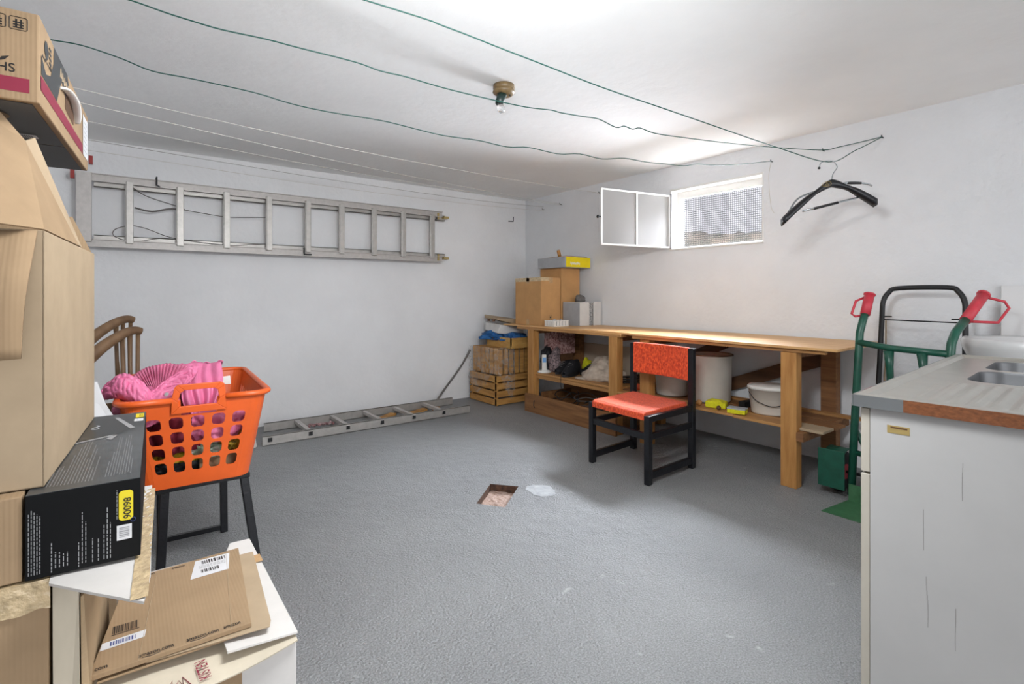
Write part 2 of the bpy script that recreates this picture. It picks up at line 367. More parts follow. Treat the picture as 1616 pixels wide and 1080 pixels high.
b.face([(cx+(.085+.03*noise.noise(Vector((math.cos(a), math.sin(a), 3))*1.7)+random.uniform(-.012, .012))*math.cos(a), cy+(.10+random.uniform(-.015, .015))*math.sin(a), .0015) for a in [2*PI*k/28 for k in range(28)]])
obj('paint_chip', b, M['patch'], fl, label='pale chipped paint patch beside the drain')
struct('ceiling', B().box(LX-.2, WX+.2, FY-.2, WY+.2, HZ, HZ+.2), M['ceil'])
struct('wall_back', B().box(LX-.2, WX+.2, WY, WY+.2, 0, HZ), M['wall'])
struct('wall_left', B().box(LX-.2, LX, FY-.2, WY, 0, HZ), M['wall'])
b = B(); b.box(LX, -.8, FY-.2, FY, 0, HZ); b.box(3.7, WX, FY-.2, FY, 0, HZ); b.box(-.8, 3.7, FY-.2, FY, 2.3, HZ)
struct('wall_front', b, M['wall'])
y0, y1, z0, z1 = 2.05, 2.93, 1.615, 2.185       # window opening
b = B(); X0, X1 = WX, WX+.22
b.box(X0, X1, FY-.2, y0, 0, HZ); b.box(X0, X1, y1, WY, 0, HZ); b.box(X0, X1, y0, y1, 0, z0); b.box(X0, X1, y0, y1, z1, HZ)
struct('wall_right', b, M['rough_wall'])
struct('trim_1', B().box(WX-.03, WX-.001, .47, .66, .4, 1.255), M['cera'], bevel=.004)

# window: reveal lining, outer fixed wired pane, inner casement standing open
wn = struct('window_1', B().box(WX-.003, WX+.2, y0, y0+.014, z0, z1).box(WX-.003, WX+.2, y1-.014, y1, z0, z1).box(WX-.006, WX+.2, y0, y1, z1-.02, z1).box(WX-.012, WX+.2, y0-.004, y1+.004, z0, z0+.016), M['win_white'], bevel=.003)
b = B(); fx0, fx1 = WX+.10, WX+.13; t = .03
b.box(fx0, fx1, y0+.014, y0+.014+t, z0+.016, z1-.02); b.box(fx0, fx1, y1-.014-t*1.4, y1-.014, z0+.016, z1-.02); b.box(fx0, fx1, y0+.04, y1-.05, z0+.016, z0+.036); b.box(fx0, fx1, y0+.04, y1-.05, z1-.085, z1-.02)
obj('window_frame', b, M['win_white'], wn, bevel=.003)
obj('window_pane', B().box(fx0+.01, fx0+.014, y0+.04, y1-.05, z0+.034, z1-.08), M['wired'], wn, label='square patterned wired glass pane')
# open casement: hinged at y1
H0 = Vector((WX-.015, y1-.005, 0)); H1 = Vector((3.272, 3.068, 0)); sd = (H1-H0).normalized()
sz0, sz1 = 1.635, 2.13
def sp(u, z, off=0):
    n = Vector((-sd.y, sd.x, 0)); return H0+sd*u+n*off+Vector((0, 0, z))
Lc = (H1-H0).length
cs = obj('casement', B().bar(sp(0, sz0+.008), sp(Lc, sz0+.008), .02, .014).bar(sp(0, sz1-.008), sp(Lc, sz1-.008), .02, .014).bar(sp(.007, sz0), sp(.007, sz1), .02, .018, up=sd).bar(sp(Lc-.007, sz0), sp(Lc-.007, sz1), .02, .014, up=sd).bar(sp(Lc*.5, sz0), sp(Lc*.5, sz1), .016, .014, up=sd), M['win_white'], wn, label='open white framed inner casement swung into the room')
b = B(); b.bar(sp(.015, (sz0+sz1)/2), sp(Lc-.015, (sz0+sz1)/2), .004, sz1-sz0-.03); obj('casement_pane', b, M['mesh_glass'], cs)
b = B().tube([sp(Lc, 1.88, 0), sp(Lc+.03, 1.88, -.005)], .006).lathe([(0, 0), (.012, 0), (.014, .012), (0, .02)], sp(Lc+.02, 1.88, -.005), axis=sd, n=12); obj('casement_knob', b, M['dark'], cs, smooth=True)
b = B()
for z in (1.68, 2.05): b.tube([(WX-.012, y1+.002, z-.03), (WX-.012, y1+.002, z+.03)], .008)
b.bar((WX-.01, y1-.02, 1.63), (WX-.01, y1-.02, 2.14), .02, .02, up=(1, 0, 0)); obj('hinge', b, M['grey_text'], cs)

# outside, seen through the pane
struct('ground_outside', B().box(WX+.22, 16, -8, 14, 1.3, 1.5), M['outwall'])
b = B()
def bank(u, v):
    x = 6.3+1.6*u; y = -4+12*v; h = (.56+.16*noise.noise(Vector((y*.6, x*.3, 2)))+.22/(1+math.exp(-(y-4.7)*3)))*math.sin(PI*min(1, u*1.15+.05))
    p = Vector((x, y, 1.5+max(0, h))); p += Vector((.1*noise.noise(p*6), 0, .06*noise.noise(p*5+Vector((4, 4, 4))))); return p
b.grid(bank, 14, 90); tag(obj('garden_bank', b, M['soil'], smooth=True), 'brown garden bank seen blurred through the wired window pane', 'bank')

# ------------------------------------------------------------------ workbench
wb = thing('workbench', 'long pine workbench with plywood tops along the window wall', 'workbench', (3.7, 2.9, 0))
lt = obj('bench_top', B().box(3.36, 4.045, 2.79, 4.62, .866, .882), M['ply'], wb, bevel=.002)
obj('under_board', B().box(3.335, 4.0, 2.9, 4.34, .842, .866), M['pine_y'], wb, bevel=.002)
obj('bench_top', B().hexa([(3.29, 2.775, .869), (3.27, 1.225, .869), (4.045, 1.245, .869), (4.045, 2.775, .869), (3.29, 2.775, .886), (3.27, 1.225, .886), (4.045, 1.245, .886), (4.045, 2.775, .886)]), M['ply'], wb, bevel=.002)
obj('batten', B().box(3.30, 3.33, 1.3, 2.75, .846, .869), M['pine_y'], wb)
for (x, y) in ((3.335, 4.06), (3.335, 2.94), (3.33, 2.6), (3.30, 1.465)):
    obj('leg', B().box(x, x+.075, y, y+.095, 0, .843), M['pine'], wb, bevel=.003)
for (x, y, m) in ((3.93, 4.0, 'old_wood'), (3.95, 2.95, 'pine'), (3.93, 1.48, 'old_wood')):
    obj('leg', B().box(x, x+.075, y, y+.1, 0, .843), M[m], wb, bevel=.003)
for y in (1.5, 2.62, 2.98, 4.1):
    obj('top_bearer', B().box(3.385, 3.93, y-.0, y+.04, .80, .843), M['old_wood'], wb, bevel=.002)
obj('shelf_bearer', B().box(3.29, 3.99, 1.42, 1.463, .30, .355), M['old_wood'], wb, bevel=.003)
obj('shelf_bearer', B().box(3.34, 3.98, 2.68, 2.72, .315, .365), M['old_wood'], wb)
for (xa, xb, ya, yb, z, m) in ((3.34, 3.52, 1.56, 1.9, .372, 'pine_y'), (3.34, 3.49, 1.9, 2.95, .378, 'pine_y'), (3.53, 3.68, 1.33, 2.9, .37, 'old_wood'), (3.69, 3.84, 1.40, 2.9, .372, 'old_wood'), (3.86, 3.92, 1.16, 2.3, .385, 'pine_y')):
    obj('shelf_board', B().box(xa, xb, ya, yb, z-.018, z), M[m], wb, bevel=.002)
obj('shelf_board', B().box(3.345, 3.50, 1.33, 1.56, .358, .374), M['card_light'], wb, bevel=.002)
obj('shelf_board', B().box(3.36, 3.62, 2.97, 4.12, .385, .405), M['pine_y'], wb, bevel=.002)
obj('shelf_board', B().box(3.63, 3.9, 2.97, 4.12, .375, .395), M['old_wood'], wb, bevel=.002)
obj('shelf_front_rail', B().box(3.375, 3.395, 2.97, 4.1, .345, .385), M['pine_y'], wb)
obj('diagonal_brace', B().bar((4.02, 1.55, .76), (4.02, 2.62, .33), .02, .10, up=(0, .4, 1)), M['dark_wood'], wb)
obj('diagonal_brace', B().bar((4.02, 2.35, .80), (4.02, 3.3, .36), .02, .09, up=(0, .4, 1)), M['dark_wood'], wb)
# open wooden trough on the floor
tr = thing('wooden_trough', 'long low open box of brown boards on the floor under the workbench', 'box', (3.6, 3.55, 0))
obj('side_panel', B().box(3.305, 3.33, 2.93, 4.165, 0, .185), M['old_wood'], tr, bevel=.002)
obj('side_panel', B().box(3.83, 3.85, 2.95, 4.14, 0, .24), M['old_wood'], tr)
obj('end_panel', B().box(3.33, 3.83, 3.04, 3.06, 0, .20), M['old_wood'], tr); obj('end_panel', B().box(3.42, 3.83, 4.02, 4.04, 0, .20), M['old_wood'], tr)
obj('base_panel', B().box(3.33, 3.83, 2.95, 4.14, 0, .015), M['dark_wood'], tr)
obj('handle', B().tube([(3.3, 4.0, .13), (3.29, 4.0, .12), (3.288, 4.0, .08), (3.30, 4.0, .06)], .004, 6), M['dark_metal'], tr)
r_ = random.Random(3)
for i, (x, y) in enumerate(((3.5, 3.75), (3.62, 3.55), (3.5, 3.3))):
    b = B(); P = []
    for k in range(34):
        a = k*.75; P.append((x+(.10+.04*r_.random())*math.cos(a), y+(.11+.04*r_.random())*math.sin(a), .03+.006*k*(.8+.4*r_.random())))
    b.tube(P, .0045, 5, smooth=3)
    tag(obj('cable_coil', b, M['dark' if i != 1 else 'strap'], smooth=True), ['tangled black cable in the trough below the phone end of the shelf', 'grey cable coil in the middle of the floor trough', 'black cable coil at the chair end of the floor trough'][i], 'cable')
# beige board behind the shelf
tag(obj('beige_panel', B().box(4.02, 4.04, 3.2, 4.5, .38, .68), M['beige_board'], bevel=.01), 'beige board leaning on the wall behind the shelf of shoes', 'board')

# ------------------------------------------------------------------ things on the workbench
def carton(name, label, x0, x1, y0, y1, z0, z1, m, tape=True, top=True, edge=.004, group=None):
    t = thing(name, label, 'box', ((x0+x1)/2, (y0+y1)/2, z0), group=group)
    obj('carton_body', B().box(x0, x1, y0, y1, z0, z1), m, t, bevel=edge)
    if tape:
        yc = (y0+y1)/2; xc = (x0+x1)/2; b = B(); e = .0008; w2 = .025; d = .06
        b.box(xc-w2, xc+w2, y0-e, y1+e, z1, z1+e); b.box(xc-w2, xc+w2, y0-e-e, y0-e, z1-d, z1+e); obj('tape', b, M['tape'], t)
        obj('tape', B().box(x0-e, x0, yc-w2, yc+w2, z1-d, z1), M['tape'], t); obj('tape', B().box(x0-e, x0, yc-w2, yc+w2, z0, z0+d), M['tape'], t)
    return t
BZ = .882
t = carton('cardboard_carton', 'plain brown taped carton at the corner end of the workbench, lower of the two', 3.43, 3.700, 4.05, 4.49, BZ, 1.385, M['card_orange'])
P = on_plane((3.43, 4.05, BZ), (1, 0, 0), (0, 0, 1)); b = B(); patch(b, P, .11, .112, .06, .11); patch(b, P, .11, .145, .06, .062); patch(b, P, .143, .145, .06, .11); patch(b, P, .11, .145, .108, .11); patch(b, P, .12, .135, .075, .095)
obj('printed_mark', b, M['ink'], t)
b = B(); b.box(3.4292, 3.43, 4.05, 4.49, 1.345, 1.386); b.box(3.43, 3.58, 4.0492, 4.05, 1.35, 1.386); obj('clear_tape', b, M['clear_tape'], t)
carton('cardboard_carton', 'tall brown carton standing against the window wall under the yellow and grey box', 3.712, 3.985, 4.05, 4.40, BZ, 1.492, M['card_orange'], tape=False)
yb = thing('shallow_box', 'shallow box with one yellow and one grey side on top of the tall carton', 'box', (3.85, 4.2, 1.493))
obj('box_tray', B().box(3.66, 4.02, 3.93, 4.38, 1.493, 1.605), M['grey_box'], yb, bevel=.003)
obj('yellow_side', B().box(3.668, 4.021, 3.925, 3.93, 1.497, 1.603), M['yellow_box'], yb)
P = on_plane((3.668, 3.925, 1.497), (1, 0, 0), (0, 0, 1)); b = B(); r_ = random.Random(2)
for k in range(10):
    x = .06+.014*k; patch(b, P, x, x+.01, .02+.012*r_.random(), .045+.012*r_.random())
obj('torn_label', b, M['white_print'], yb)
obj('box_lid', B().hexa([(3.67, 3.94, 1.605), (4.01, 3.94, 1.605), (4.01, 4.37, 1.605), (3.67, 4.37, 1.605), (3.72, 3.98, 1.62), (3.98, 3.98, 1.622), (3.97, 4.33, 1.618), (3.72, 4.33, 1.613)]), M['tape'], yb)
tag(rehome(obj('wooden_ring', B().lathe([(.012, -.015), (.035, -.018), (.04, 0), (.035, .018), (.012, .015), (.012, -.015)], (3.76, 4.14, 1.655), axis=(.6, -.6, .2), n=20), M['pine'], smooth=True), (3.76, 4.14, 1.615)), 'small round wooden knob on top of the yellow and grey box', 'knob')
t = thing('small_carton', 'open whitish carton with a marbled inner sleeve on the workbench', 'box', (3.85, 3.9, BZ))
obj('carton_body', B().box(3.72, 3.86, 3.78, 4.03, BZ, 1.125), M['card_white'], t, bevel=.003)
obj('carton_flap', B().box(3.93, 4.04, 3.785, 3.795, BZ, 1.128), M['card_white'], t)
obj('marbled_sleeve', B().box(3.862, 3.93, 3.80, 4.0, BZ, 1.115), M['pebble'], t)
obj('grey_side', B().box(3.7185, 3.72, 3.78, 4.03, BZ+.002, 1.123), M['grey_box'], t)
tag(rehome(obj('dark_pouch', B().lump((3.86, 3.92, 1.128), (.045, .05, .05), 5, .2), M['strap'], smooth=True), (3.86, 3.92, 1.128)), 'small dark grey crumpled pouch on the marbled carton', 'pouch')
bk = thing('small_basket', 'small white plastic basket of odds and ends in front of the cartons', 'basket', (3.5, 3.85, BZ))
b = B(); bx0, bx1, by0, by1 = 3.42, 3.62, 3.84, 3.98
for (p, q, ax) in (((bx0, by0), (bx1, by0), 0), ((bx0, by1), (bx1, by1), 0), ((bx0, by0), (bx0, by1), 1), ((bx1, by0), (bx1, by1), 1)):
    n = 5 if ax == 0 else 4
    for k in range(n):
        a, c = k/n, (k+.8)/n; A = Vector((*p, 0)).lerp(Vector((*q, 0)), a); D = Vector((*p, 0)).lerp(Vector((*q, 0)), c)
        b.bar(A+Vector((0, 0, BZ+.03)), D+Vector((0, 0, BZ+.03)), .003, .058)
    b.bar((*p, BZ+.057), (*q, BZ+.057), .008, .007)
    b.bar((*p, BZ+.004), (*q, BZ+.004), .005, .007)
b.box(bx0, bx1, by0, by1, BZ, BZ+.003); obj('basket_body', b, M['white_plastic'], bk)
for i, (x, y) in enumerate(((3.46, 3.89), (3.51, 3.93), (3.57, 3.90))):
    tag(rehome(obj('grey_knickknack', B().lump((x, y, BZ+.003), (.024, .024, .045), i, .15, sub=3), M['grey_box'], smooth=True), (x, y, BZ+.003)), ['grey item in the little white basket, nearest the big cartons', 'grey item at the back of the little white basket', 'grey item in the little white basket, nearest the marbled carton'][i], 'knick-knack', 'knick-knacks in the small white basket')

# shelf under the left bench
SZ = .405
ph = thing('cordless_phone', 'white cordless phone with blue display standing in its cradle on the shelf', 'phone', (3.42, 3.99, SZ), rotz=-.5)
obj('cradle', B().lathe([(0, 0), (.065, 0), (.07, .01), (.055, .025), (0, .03)], (0, 0, 0), ey=.85), M['white_plastic'], ph, local=True, smooth=True)
hs = obj('handset', B().hexa([(-.026, -.018, .02), (.026, -.018, .02), (.026, .012, .02), (-.026, .012, .02), (-.024, -.002, .185), (.024, -.002, .185), (.024, .022, .185), (-.024, .022, .185)]), M['white_plastic'], ph, local=True, bevel=.008)
obj('display', B().hexa([(-.018, -.0125, .105), (.018, -.0125, .105), (.018, -.008, .105), (-.018, -.008, .105), (-.018, -.0075, .155), (.018, -.0075, .155), (.018, -.003, .155), (-.018, -.003, .155)]), mat('blue_display', '#6aa0d8', .3), hs, local=True)
fb = tag(rehome(obj('patterned_box', B().box(3.6, 3.85, 3.98, 4.2, .58, .84), M['floral'], bevel=.003), (3.72, 4.1, .58)), 'dark red box with a pale floral print under the bench corner', 'box')
tag(rehome(obj('box_stand', B().box(3.63, 3.84, 4.0, 4.18, .405, .58), M['dark_wood'], bevel=.003), (3.72, 4.1, .405)), 'dark box standing under the floral box', 'box')
tag(rehome(obj('patterned_cloth', B().lump((3.56, 3.98, SZ), (.06, .06, .16), 9, .3), M['floral_dark'], smooth=True), (3.56, 3.98, SZ)), 'dark patterned cloth bunched behind the cordless phone', 'cloth')
tag(rehome(obj('black_bag', B().lump((3.52, 4.06, SZ), (.055, .045, .17), 12, .3), M['black_cloth'], smooth=True), (3.52, 4.06, SZ)), 'small black bag behind the cordless phone, beside the leg', 'bag')
def shoe(x, y, rz, l, label, s=1):
    t = thing('shoe', label, 'shoe', (x, y, SZ), rz, 'dark shoes on the shelf under the bench')
    b = B(); prof = []
    def f(u, v):
        L = .27*s; X = (u-.5)*L; wd = (.045-.012*abs(u-.55)-.03*max(0, (u-.85)/.15)**2-.02*max(0, (.1-u)/.1)**2)*s
        h = (.105 if u < .4 else .105-.07*min(1, (u-.4)/.45))*s
        if u > .93: h *= .75
        a = v*PI; return Vector((X, math.cos(a)*wd, .022*s+max(0, math.sin(a))**.6*h))
    b.grid(f, 22, 14); obj('upper', b, M['black_cloth'], t, local=True, smooth=True, solid=.004)
    n = 24; pts = [((.135*math.cos(2*PI*k/n))*s, (.045+.006*math.cos(2*PI*k/n))*math.sin(2*PI*k/n)*s, 0) for k in range(n)]
    obj('sole', B().prism(pts, (0, 0, .024*s)), M['rubber'], t, local=True, bevel=.003)
    b = B()
    for k in range(4): b.tube([(.01+.02*k, -.028, .115-.013*k), (.02+.02*k, 0, .125-.014*k), (.01+.02*k, .028, .115-.013*k)], .0025, 5)
    obj('laces', b, M['strap'], t, local=True)
    return t
shoe(3.56, 3.84, 3.3, 1, 'black shoe standing right beside the cordless phone')
shoe(3.50, 3.68, 3.5, 1, 'dark shoe with hanging laces at the front of the shelf', 1.15)
shoe(3.72, 3.60, 2.9, 1, 'black shoe behind the beige cloth, near the yellow cloth', 1.05)
b = B().tube([(3.40, 3.68, .47), (3.36, 3.67, .43), (3.352, 3.665, .36), (3.35, 3.66, .31), (3.36, 3.65, .29)], .003, 5, smooth=4)
tag(obj('shoe_lace', b, M['dark']), 'black lace hanging over the shelf edge below the dark shoe', 'lace')
tag(rehome(obj('yellow_duster', B().lump((3.83, 3.78, .395), (.05, .045, .10), 4, .2), M['sponge_y'], smooth=True), (3.83, 3.78, .395)), 'bright yellow cloth behind the shoes on the left shelf', 'cloth')
tag(rehome(obj('cloth_bundle', B().lump((3.60, 3.33, SZ), (.14, .19, .13), 21, .22, 3, .35, 5), M['beige_cloth'], smooth=True), (3.60, 3.33, SZ)), 'crumpled pale beige cloth bundle on the left shelf', 'cloth')
tag(rehome(obj('flat_slipper', B().lathe([(0, 0), (.05, 0), (.055, .012), (0, .02)], (3.45, 3.47, SZ), ex=1, ey=1.7), M['beige_cloth'], smooth=True), (3.45, 3.47, SZ)), 'flat pale slipper sole in front of the beige cloth', 'slipper')
for i, (x, y) in enumerate(((3.62, 3.05), (3.74, 3.0))):
    b = B(); r_ = random.Random(i+5)
    b.tube([(x+.09*math.cos(k*.9)*(.7+.5*r_.random()), y+.06*math.sin(k*.9)*(.7+.5*r_.random()), SZ+.006+.0022*k) for k in range(24)], .0045, 5, smooth=3)
    tag(obj('cable_coil', b, M['dark'], smooth=True), ['black cable tangle on the left shelf beside the beige cloth', 'black cable tangle at the back of the left shelf'][i], 'cable')
tag(rehome(obj('orange_ball', B().lathe([(0.0, -.028)]+[(.028*math.sin(a), -.028*math.cos(a)) for a in [PI*k/12 for k in range(1, 12)]]+[(0, .028)], (3.5, 2.85, .413), n=20), mat('orange_ball', '#d9542b', .5), smooth=True), (3.5, 2.85, .385)), 'small orange ball beside the chair back, between the bench legs', 'ball')
tag(obj('plank_offcut', B().box(3.42, 3.56, 2.74, 2.99, .366, .385), M['old_wood']), 'short board bridging the gap between the two bench shelves', 'board')
# shelf under the right bench
def pail(name, label, x, y, z, r0, r1, h, ex=1, ey=1, rim=None, rot=0, lid=False):
    t = thing(name, label, 'bucket', (x, y, z), rot)
    prof = [(0, 0), (r0, 0), (r0+.004, .01), (r1, h-.01), (r1+.006, h-.01), (r1+.006, h), (r1-.004, h), (r0-.004, .012), (0, .012)]
    obj('bucket_body', B().lathe(prof, ex=ex, ey=ey, n=40), M['white_bucket'], t, local=True, smooth=False)
    for p in t.children[0].data.polygons: p.use_smooth = True
    if rim: obj('rim', B().tube([((r1+.004)*ex*math.cos(a), (r1+.004)*ey*math.sin(a), h-.002) for a in [2*PI*k/40 for k in range(40)]], .006, 8, closed=True), M[rim], t, local=True, smooth=True)
    return t
pail('plastic_bucket', 'tall whitish bucket with a dark rim on the bench shelf', 3.665, 2.27, .378, .143, .158, .36, rim='dark_wood')
pail('plastic_bucket', 'white bucket on the shelf behind the red chair', 3.63, 2.60, .378, .12, .145, .26)
t = pail('plastic_tub', 'white oval lidded tub with a wire handle on the right shelf', 3.60, 1.765, .374, .098, .118, .185, ex=1.0, ey=1.25, rot=.5)
obj('lid', B().lathe([(0, .197), (.115, .197), (.122, .19), (.126, .172), (.120, .172)], ex=1, ey=1.25, n=40), M['white_plastic'], t, local=True, smooth=True)
obj('wire_handle', B().tube([(-.05, .143, .15), (-.10, .10, .10), (-.122, .02, .07), (-.122, -.04, .075), (-.10, -.11, .11), (-.05, -.143, .15)], .003, 6, smooth=4), M['dark_metal'], t, local=True)
sp1 = thing('sponge_pack', 'crumpled bright yellow pack lying left of the yellow sponge on the shelf edge', 'sponge', (3.45, 2.09, .378), .4)
b = B(); b.box(-.055, .055, -.07, .07, 0, .045); o = obj('sponge_block', b, M['sponge_y'], sp1, local=True, bevel=.01)
for v in o.data.vertices: v.co += Vector((0, .01*v.co.z*20*.1, .01*noise.noise(v.co*30)))
b = B().hexa([(-.06, -.05, .045), (.05, -.06, .045), (.055, .06, .045), (-.05, .055, .045), (-.035, -.02, .062), (.04, -.03, .052), (.035, .035, .058), (-.03, .03, .05)]); obj('pack_flap', b, M['sponge_y'], sp1, local=True)
sp2 = thing('sponge', 'yellow sponge with a pale scouring top at the shelf edge', 'sponge', (3.395, 1.90, .378), .25)
obj('sponge_block', B().box(-.035, .035, -.06, .06, 0, .03), M['sponge_y'], sp2, local=True, bevel=.004); obj('scouring_pad', B().box(-.035, .035, -.06, .06, .03, .04), M['grey_box'], sp2, local=True)
for i, (x, y, r) in enumerate(((3.40, 2.20, .022), (3.38, 2.03, .016))):
    tag(rehome(obj('brown_nut', B().lathe([(0, 0)]+[(r*math.sin(a), r-r*math.cos(a)) for a in [PI*k/10 for k in range(1, 10)]]+[(0, 2*r)], (x, y, .378), n=14), M['dark_wood' if i else 'pine'], smooth=True), (x, y, .378)), ['small golden brown ball left of the crumpled yellow pack', 'small dark brown ball between the two yellow sponges'][i], 'nut')
tag(obj('wood_offcut', B().bar((3.62, 2.02, .388), (3.88, 1.86, .42), .05, .02), M['old_wood']), 'brown offcut lying between the tall bucket and the tub', 'wood offcut')
tag(obj('dark_tool', B().bar((3.60, 1.98, .398), (3.88, 1.95, .398), .05, .04), M['dark']), 'dark tool lying beside the white oval tub', 'tool')

# ------------------------------------------------------------------ crates and stack in the corner
def crate(name, label, x0, x1, y0, y1, z0, z1, rows, m, vert=False, cat='crate'):
    t = thing(name, label, cat, ((x0+x1)/2, (y0+y1)/2, z0))
    b = B(); g = .02
    if not vert:
        h = (z1-z0)/rows
        for k in range(rows):
            a, c = z0+k*h+g/2, z0+(k+1)*h-g/2
            b.box(x0, x0+.012, y0, y1, a, c); b.box(x1-.012, x1, y0, y1, a, c); b.box(x0, x1, y0, y0+.012, a, c); b.box(x0, x1, y1-.012, y1, a, c)
    else:
        n = 6
        for k in range(n):
            a, c = y0+(y1-y0)*k/n+g/2, y0+(y1-y0)*(k+1)/n-g/2; b.box(x0, x0+.012, a, c, z0, z1)
            a, c = x0+(x1-x0)*k/n+g/2, x0+(x1-x0)*(k+1)/n-g/2; b.box(a, c, y0, y0+.012, z0, z1); b.box(a, c, y0, y1, z1-.012, z1)
    obj('slats', b, m, t)
    b = B()
    for x in (x0+.014, x1-.045):
        for y in (y0+.014, y1-.045): obj('corner_post', B().box(x, x+.03, y, y+.03, z0, z1-.013), m, t)
    return t
crate('wooden_crate', 'slatted wooden crate on the floor in the corner, lower of the two', 3.17, 3.66, 4.50, 5.02, 0, .335, 4, M['crate'])
crate('wooden_crate', 'upright slatted wooden crate wrapped in cling film, upper of the two', 3.20, 3.64, 4.50, 5.0, .337, .62, 4, M['crate'], vert=True)
b = B()
def filmf(u, v):
    # drapes over the top, then down the two visible sides
    s = u; z = .66-v*.5; a = s*2
    if a < 1: p = Vector((3.155-.01, 5.0-.52*a, 0))
    else: p = Vector((3.155+.26*(a-1), 4.485-.01, 0))
    z = .632-v*(.40+.12*math.sin(s*9)+.1*noise.noise(Vector((s*6, 0, 1)))); q = Vector((p.x, p.y, z)); k = .014*noise.noise(Vector((s*16, v*5, 0)))
    q += Vector((-abs(k)-.004, -abs(k)-.004, 0)); return q
b.grid(filmf, 60, 30); tag(obj('cling_film', b, M['film'], smooth=True), 'torn clear cling film draped down the two wooden crates', 'cling film')
ty = thing('wooden_tray', 'pale yellow wooden tray lying on the film wrapped crate', 'tray', (3.45, 4.6, .622))
b = B(); x0, x1, yy0, yy1, z0_, z1_ = 3.30, 3.62, 4.40, 4.86, .645, .735
b.box(x0, x0+.012, yy0, yy1, z0_, z1_); b.box(x1-.012, x1, yy0, yy1, z0_, z1_); b.box(x0, x1, yy0, yy0+.012, z0_, z1_); b.box(x0, x1, yy1-.012, yy1, z0_, z1_); b.box(x0, x1, yy0, yy1, z0_-.022, z0_)
obj('tray_body', b, M['tray_y'], ty)
tag(rehome(obj('blue_cloth', B().lump((3.40, 4.80, .70), (.16, .15, .06), 31, .3, 3, .4, 5), M['blue_cloth'], smooth=True), (3.40, 4.80, .70)), 'crumpled blue cloth spilling over the left side of the yellow tray', 'cloth')
tag(rehome(obj('blue_cloth', B().lump((3.46, 4.54, .70), (.13, .10, .055), 33, .3, 3, .4, 5), M['blue_cloth'], smooth=True), (3.46, 4.54, .70)), 'crumpled blue cloth at the bench side of the yellow tray', 'cloth')
b = B(); b.hexa([(3.28, 4.62, .775), (3.60, 4.55, .745), (3.68, 4.86, .745), (3.32, 4.93, .80), (3.31, 4.60, .87), (3.60, 4.56, .835), (3.66, 4.86, .835), (3.33, 4.93, .89)])
tag(obj('foam_box', b, M['card_white'], bevel=.008), 'white foam box tilted on the blue cloths beside the bench', 'box')
b = B(); b.hexa([(3.30, 4.66, .925), (3.60, 4.62, .855), (3.68, 4.88, .855), (3.34, 4.97, .935), (3.30, 4.66, .94), (3.60, 4.62, .925), (3.68, 4.88, .925), (3.34, 4.97, .975)])
tp = thing('fruit_tray', 'beige paper tray tilted on top of the white foam box', 'tray', (3.45, 4.78, .9)); obj('tray_body', b, M['card_light'], tp, bevel=.006)
for y in (4.70, 4.80): obj('tray_slot', B().box(3.296, 3.305, y, y+.04, .905, .93), M['dark_wood'], tp)
# hose leaning in the corner
tag(obj('grey_hose', B().tube([(2.66, 4.96, .012), (2.74, 5.0, .05), (2.88, 5.06, .16), (3.02, 5.075, .30), (3.12, 5.075, .42), (3.2, 5.06, .56)], .011, 8, smooth=6), M['strap'], smooth=True), 'dark grey hose curving up the wall behind the crates', 'hose')

# ------------------------------------------------------------------ ladder on the wall
ld = thing('aluminium_ladder', 'two section aluminium ladder hung sideways high on the long wall', 'ladder', (1.25, 5.0, 1.6))
YL = 5.0
for z in (2.088, 1.594):
    b = B(); b.box(-.27, 2.78, YL-.03, YL-.024, z-.03, z+.03); b.box(-.27, 2.78, YL-.05, YL-.024, z+.024, z+.03); b.box(-.27, 2.78, YL-.05, YL-.024, z-.03, z-.024)
    obj('rail', b, M['alu_pale'], ld)
for z in (2.055, 1.63):
    b = B(); b.box(-.2, 2.84, YL+.012, YL+.018, z-.03, z+.03); b.box(-.2, 2.84, YL+.012, YL+.045, z+.024, z+.03); b.box(-.2, 2.84, YL+.012, YL+.045, z-.03, z-.024)
    obj('rail', b, M['alu'], ld)
xs = [.02, .351, .686, 1.019, 1.354, 1.67, 1.999, 2.318, 2.655]
for x in xs:
    b = B(); b.box(x-.022, x+.022, YL-.055, YL-.03, 1.60, 2.082); b.box(x-.028, x-.018, YL-.045, YL-.02, 1.60, 2.08); obj('rung', b, M['alu'], ld, bevel=.003)
obj('end_plate', B().box(-.30, -.21, YL-.06, YL-.02, 1.60, 2.12), M['alu_pale'], ld, bevel=.003)
for (x, z) in ((-.32, 2.095), (-.215, 2.215)): obj('end_cap', B().box(x-.012, x+.012, YL-.05, YL-.01, z-.03, z+.03), M['rust_red'], ld)
for z in (2.06, 1.61): obj('end_fitting', B().box(2.80, 2.86, YL-.04, YL+.03, z-.012, z+.012).box(2.72, 2.74, YL-.04, YL-.03, z-.03, z+.04), M['brass'], ld)
obj('locking_bracket', B().box(1.31, 1.32, YL-.065, YL-.04, 1.585, 1.64).box(1.31, 1.38, YL-.065, YL-.055, 1.572, 1.585), M['dark'], ld)
obj('strap', B().tube([(.02, YL-.02, 2.06), (.12, YL, 1.99), (.33, YL+.01, 1.93), (.38, YL, 1.905), (.28, YL-.02, 1.90), (.16, YL-.03, 1.865), (.05, YL-.02, 1.885)], .008, 6, flat=.4, smooth=5), M['strap'], ld)
obj('strap', B().tube([(.02, YL, 1.75), (-.07, YL+.01, 1.71), (-.08, YL+.01, 1.66), (.0, YL, 1.625), (.08, YL, 1.625), (.22, YL, 1.66), (.35, YL-.01, 1.655), (.25, YL, 1.68), (.12, YL, 1.73), (.02, YL, 1.75)], .007, 6, flat=.4, smooth=5), M['strap'], ld)
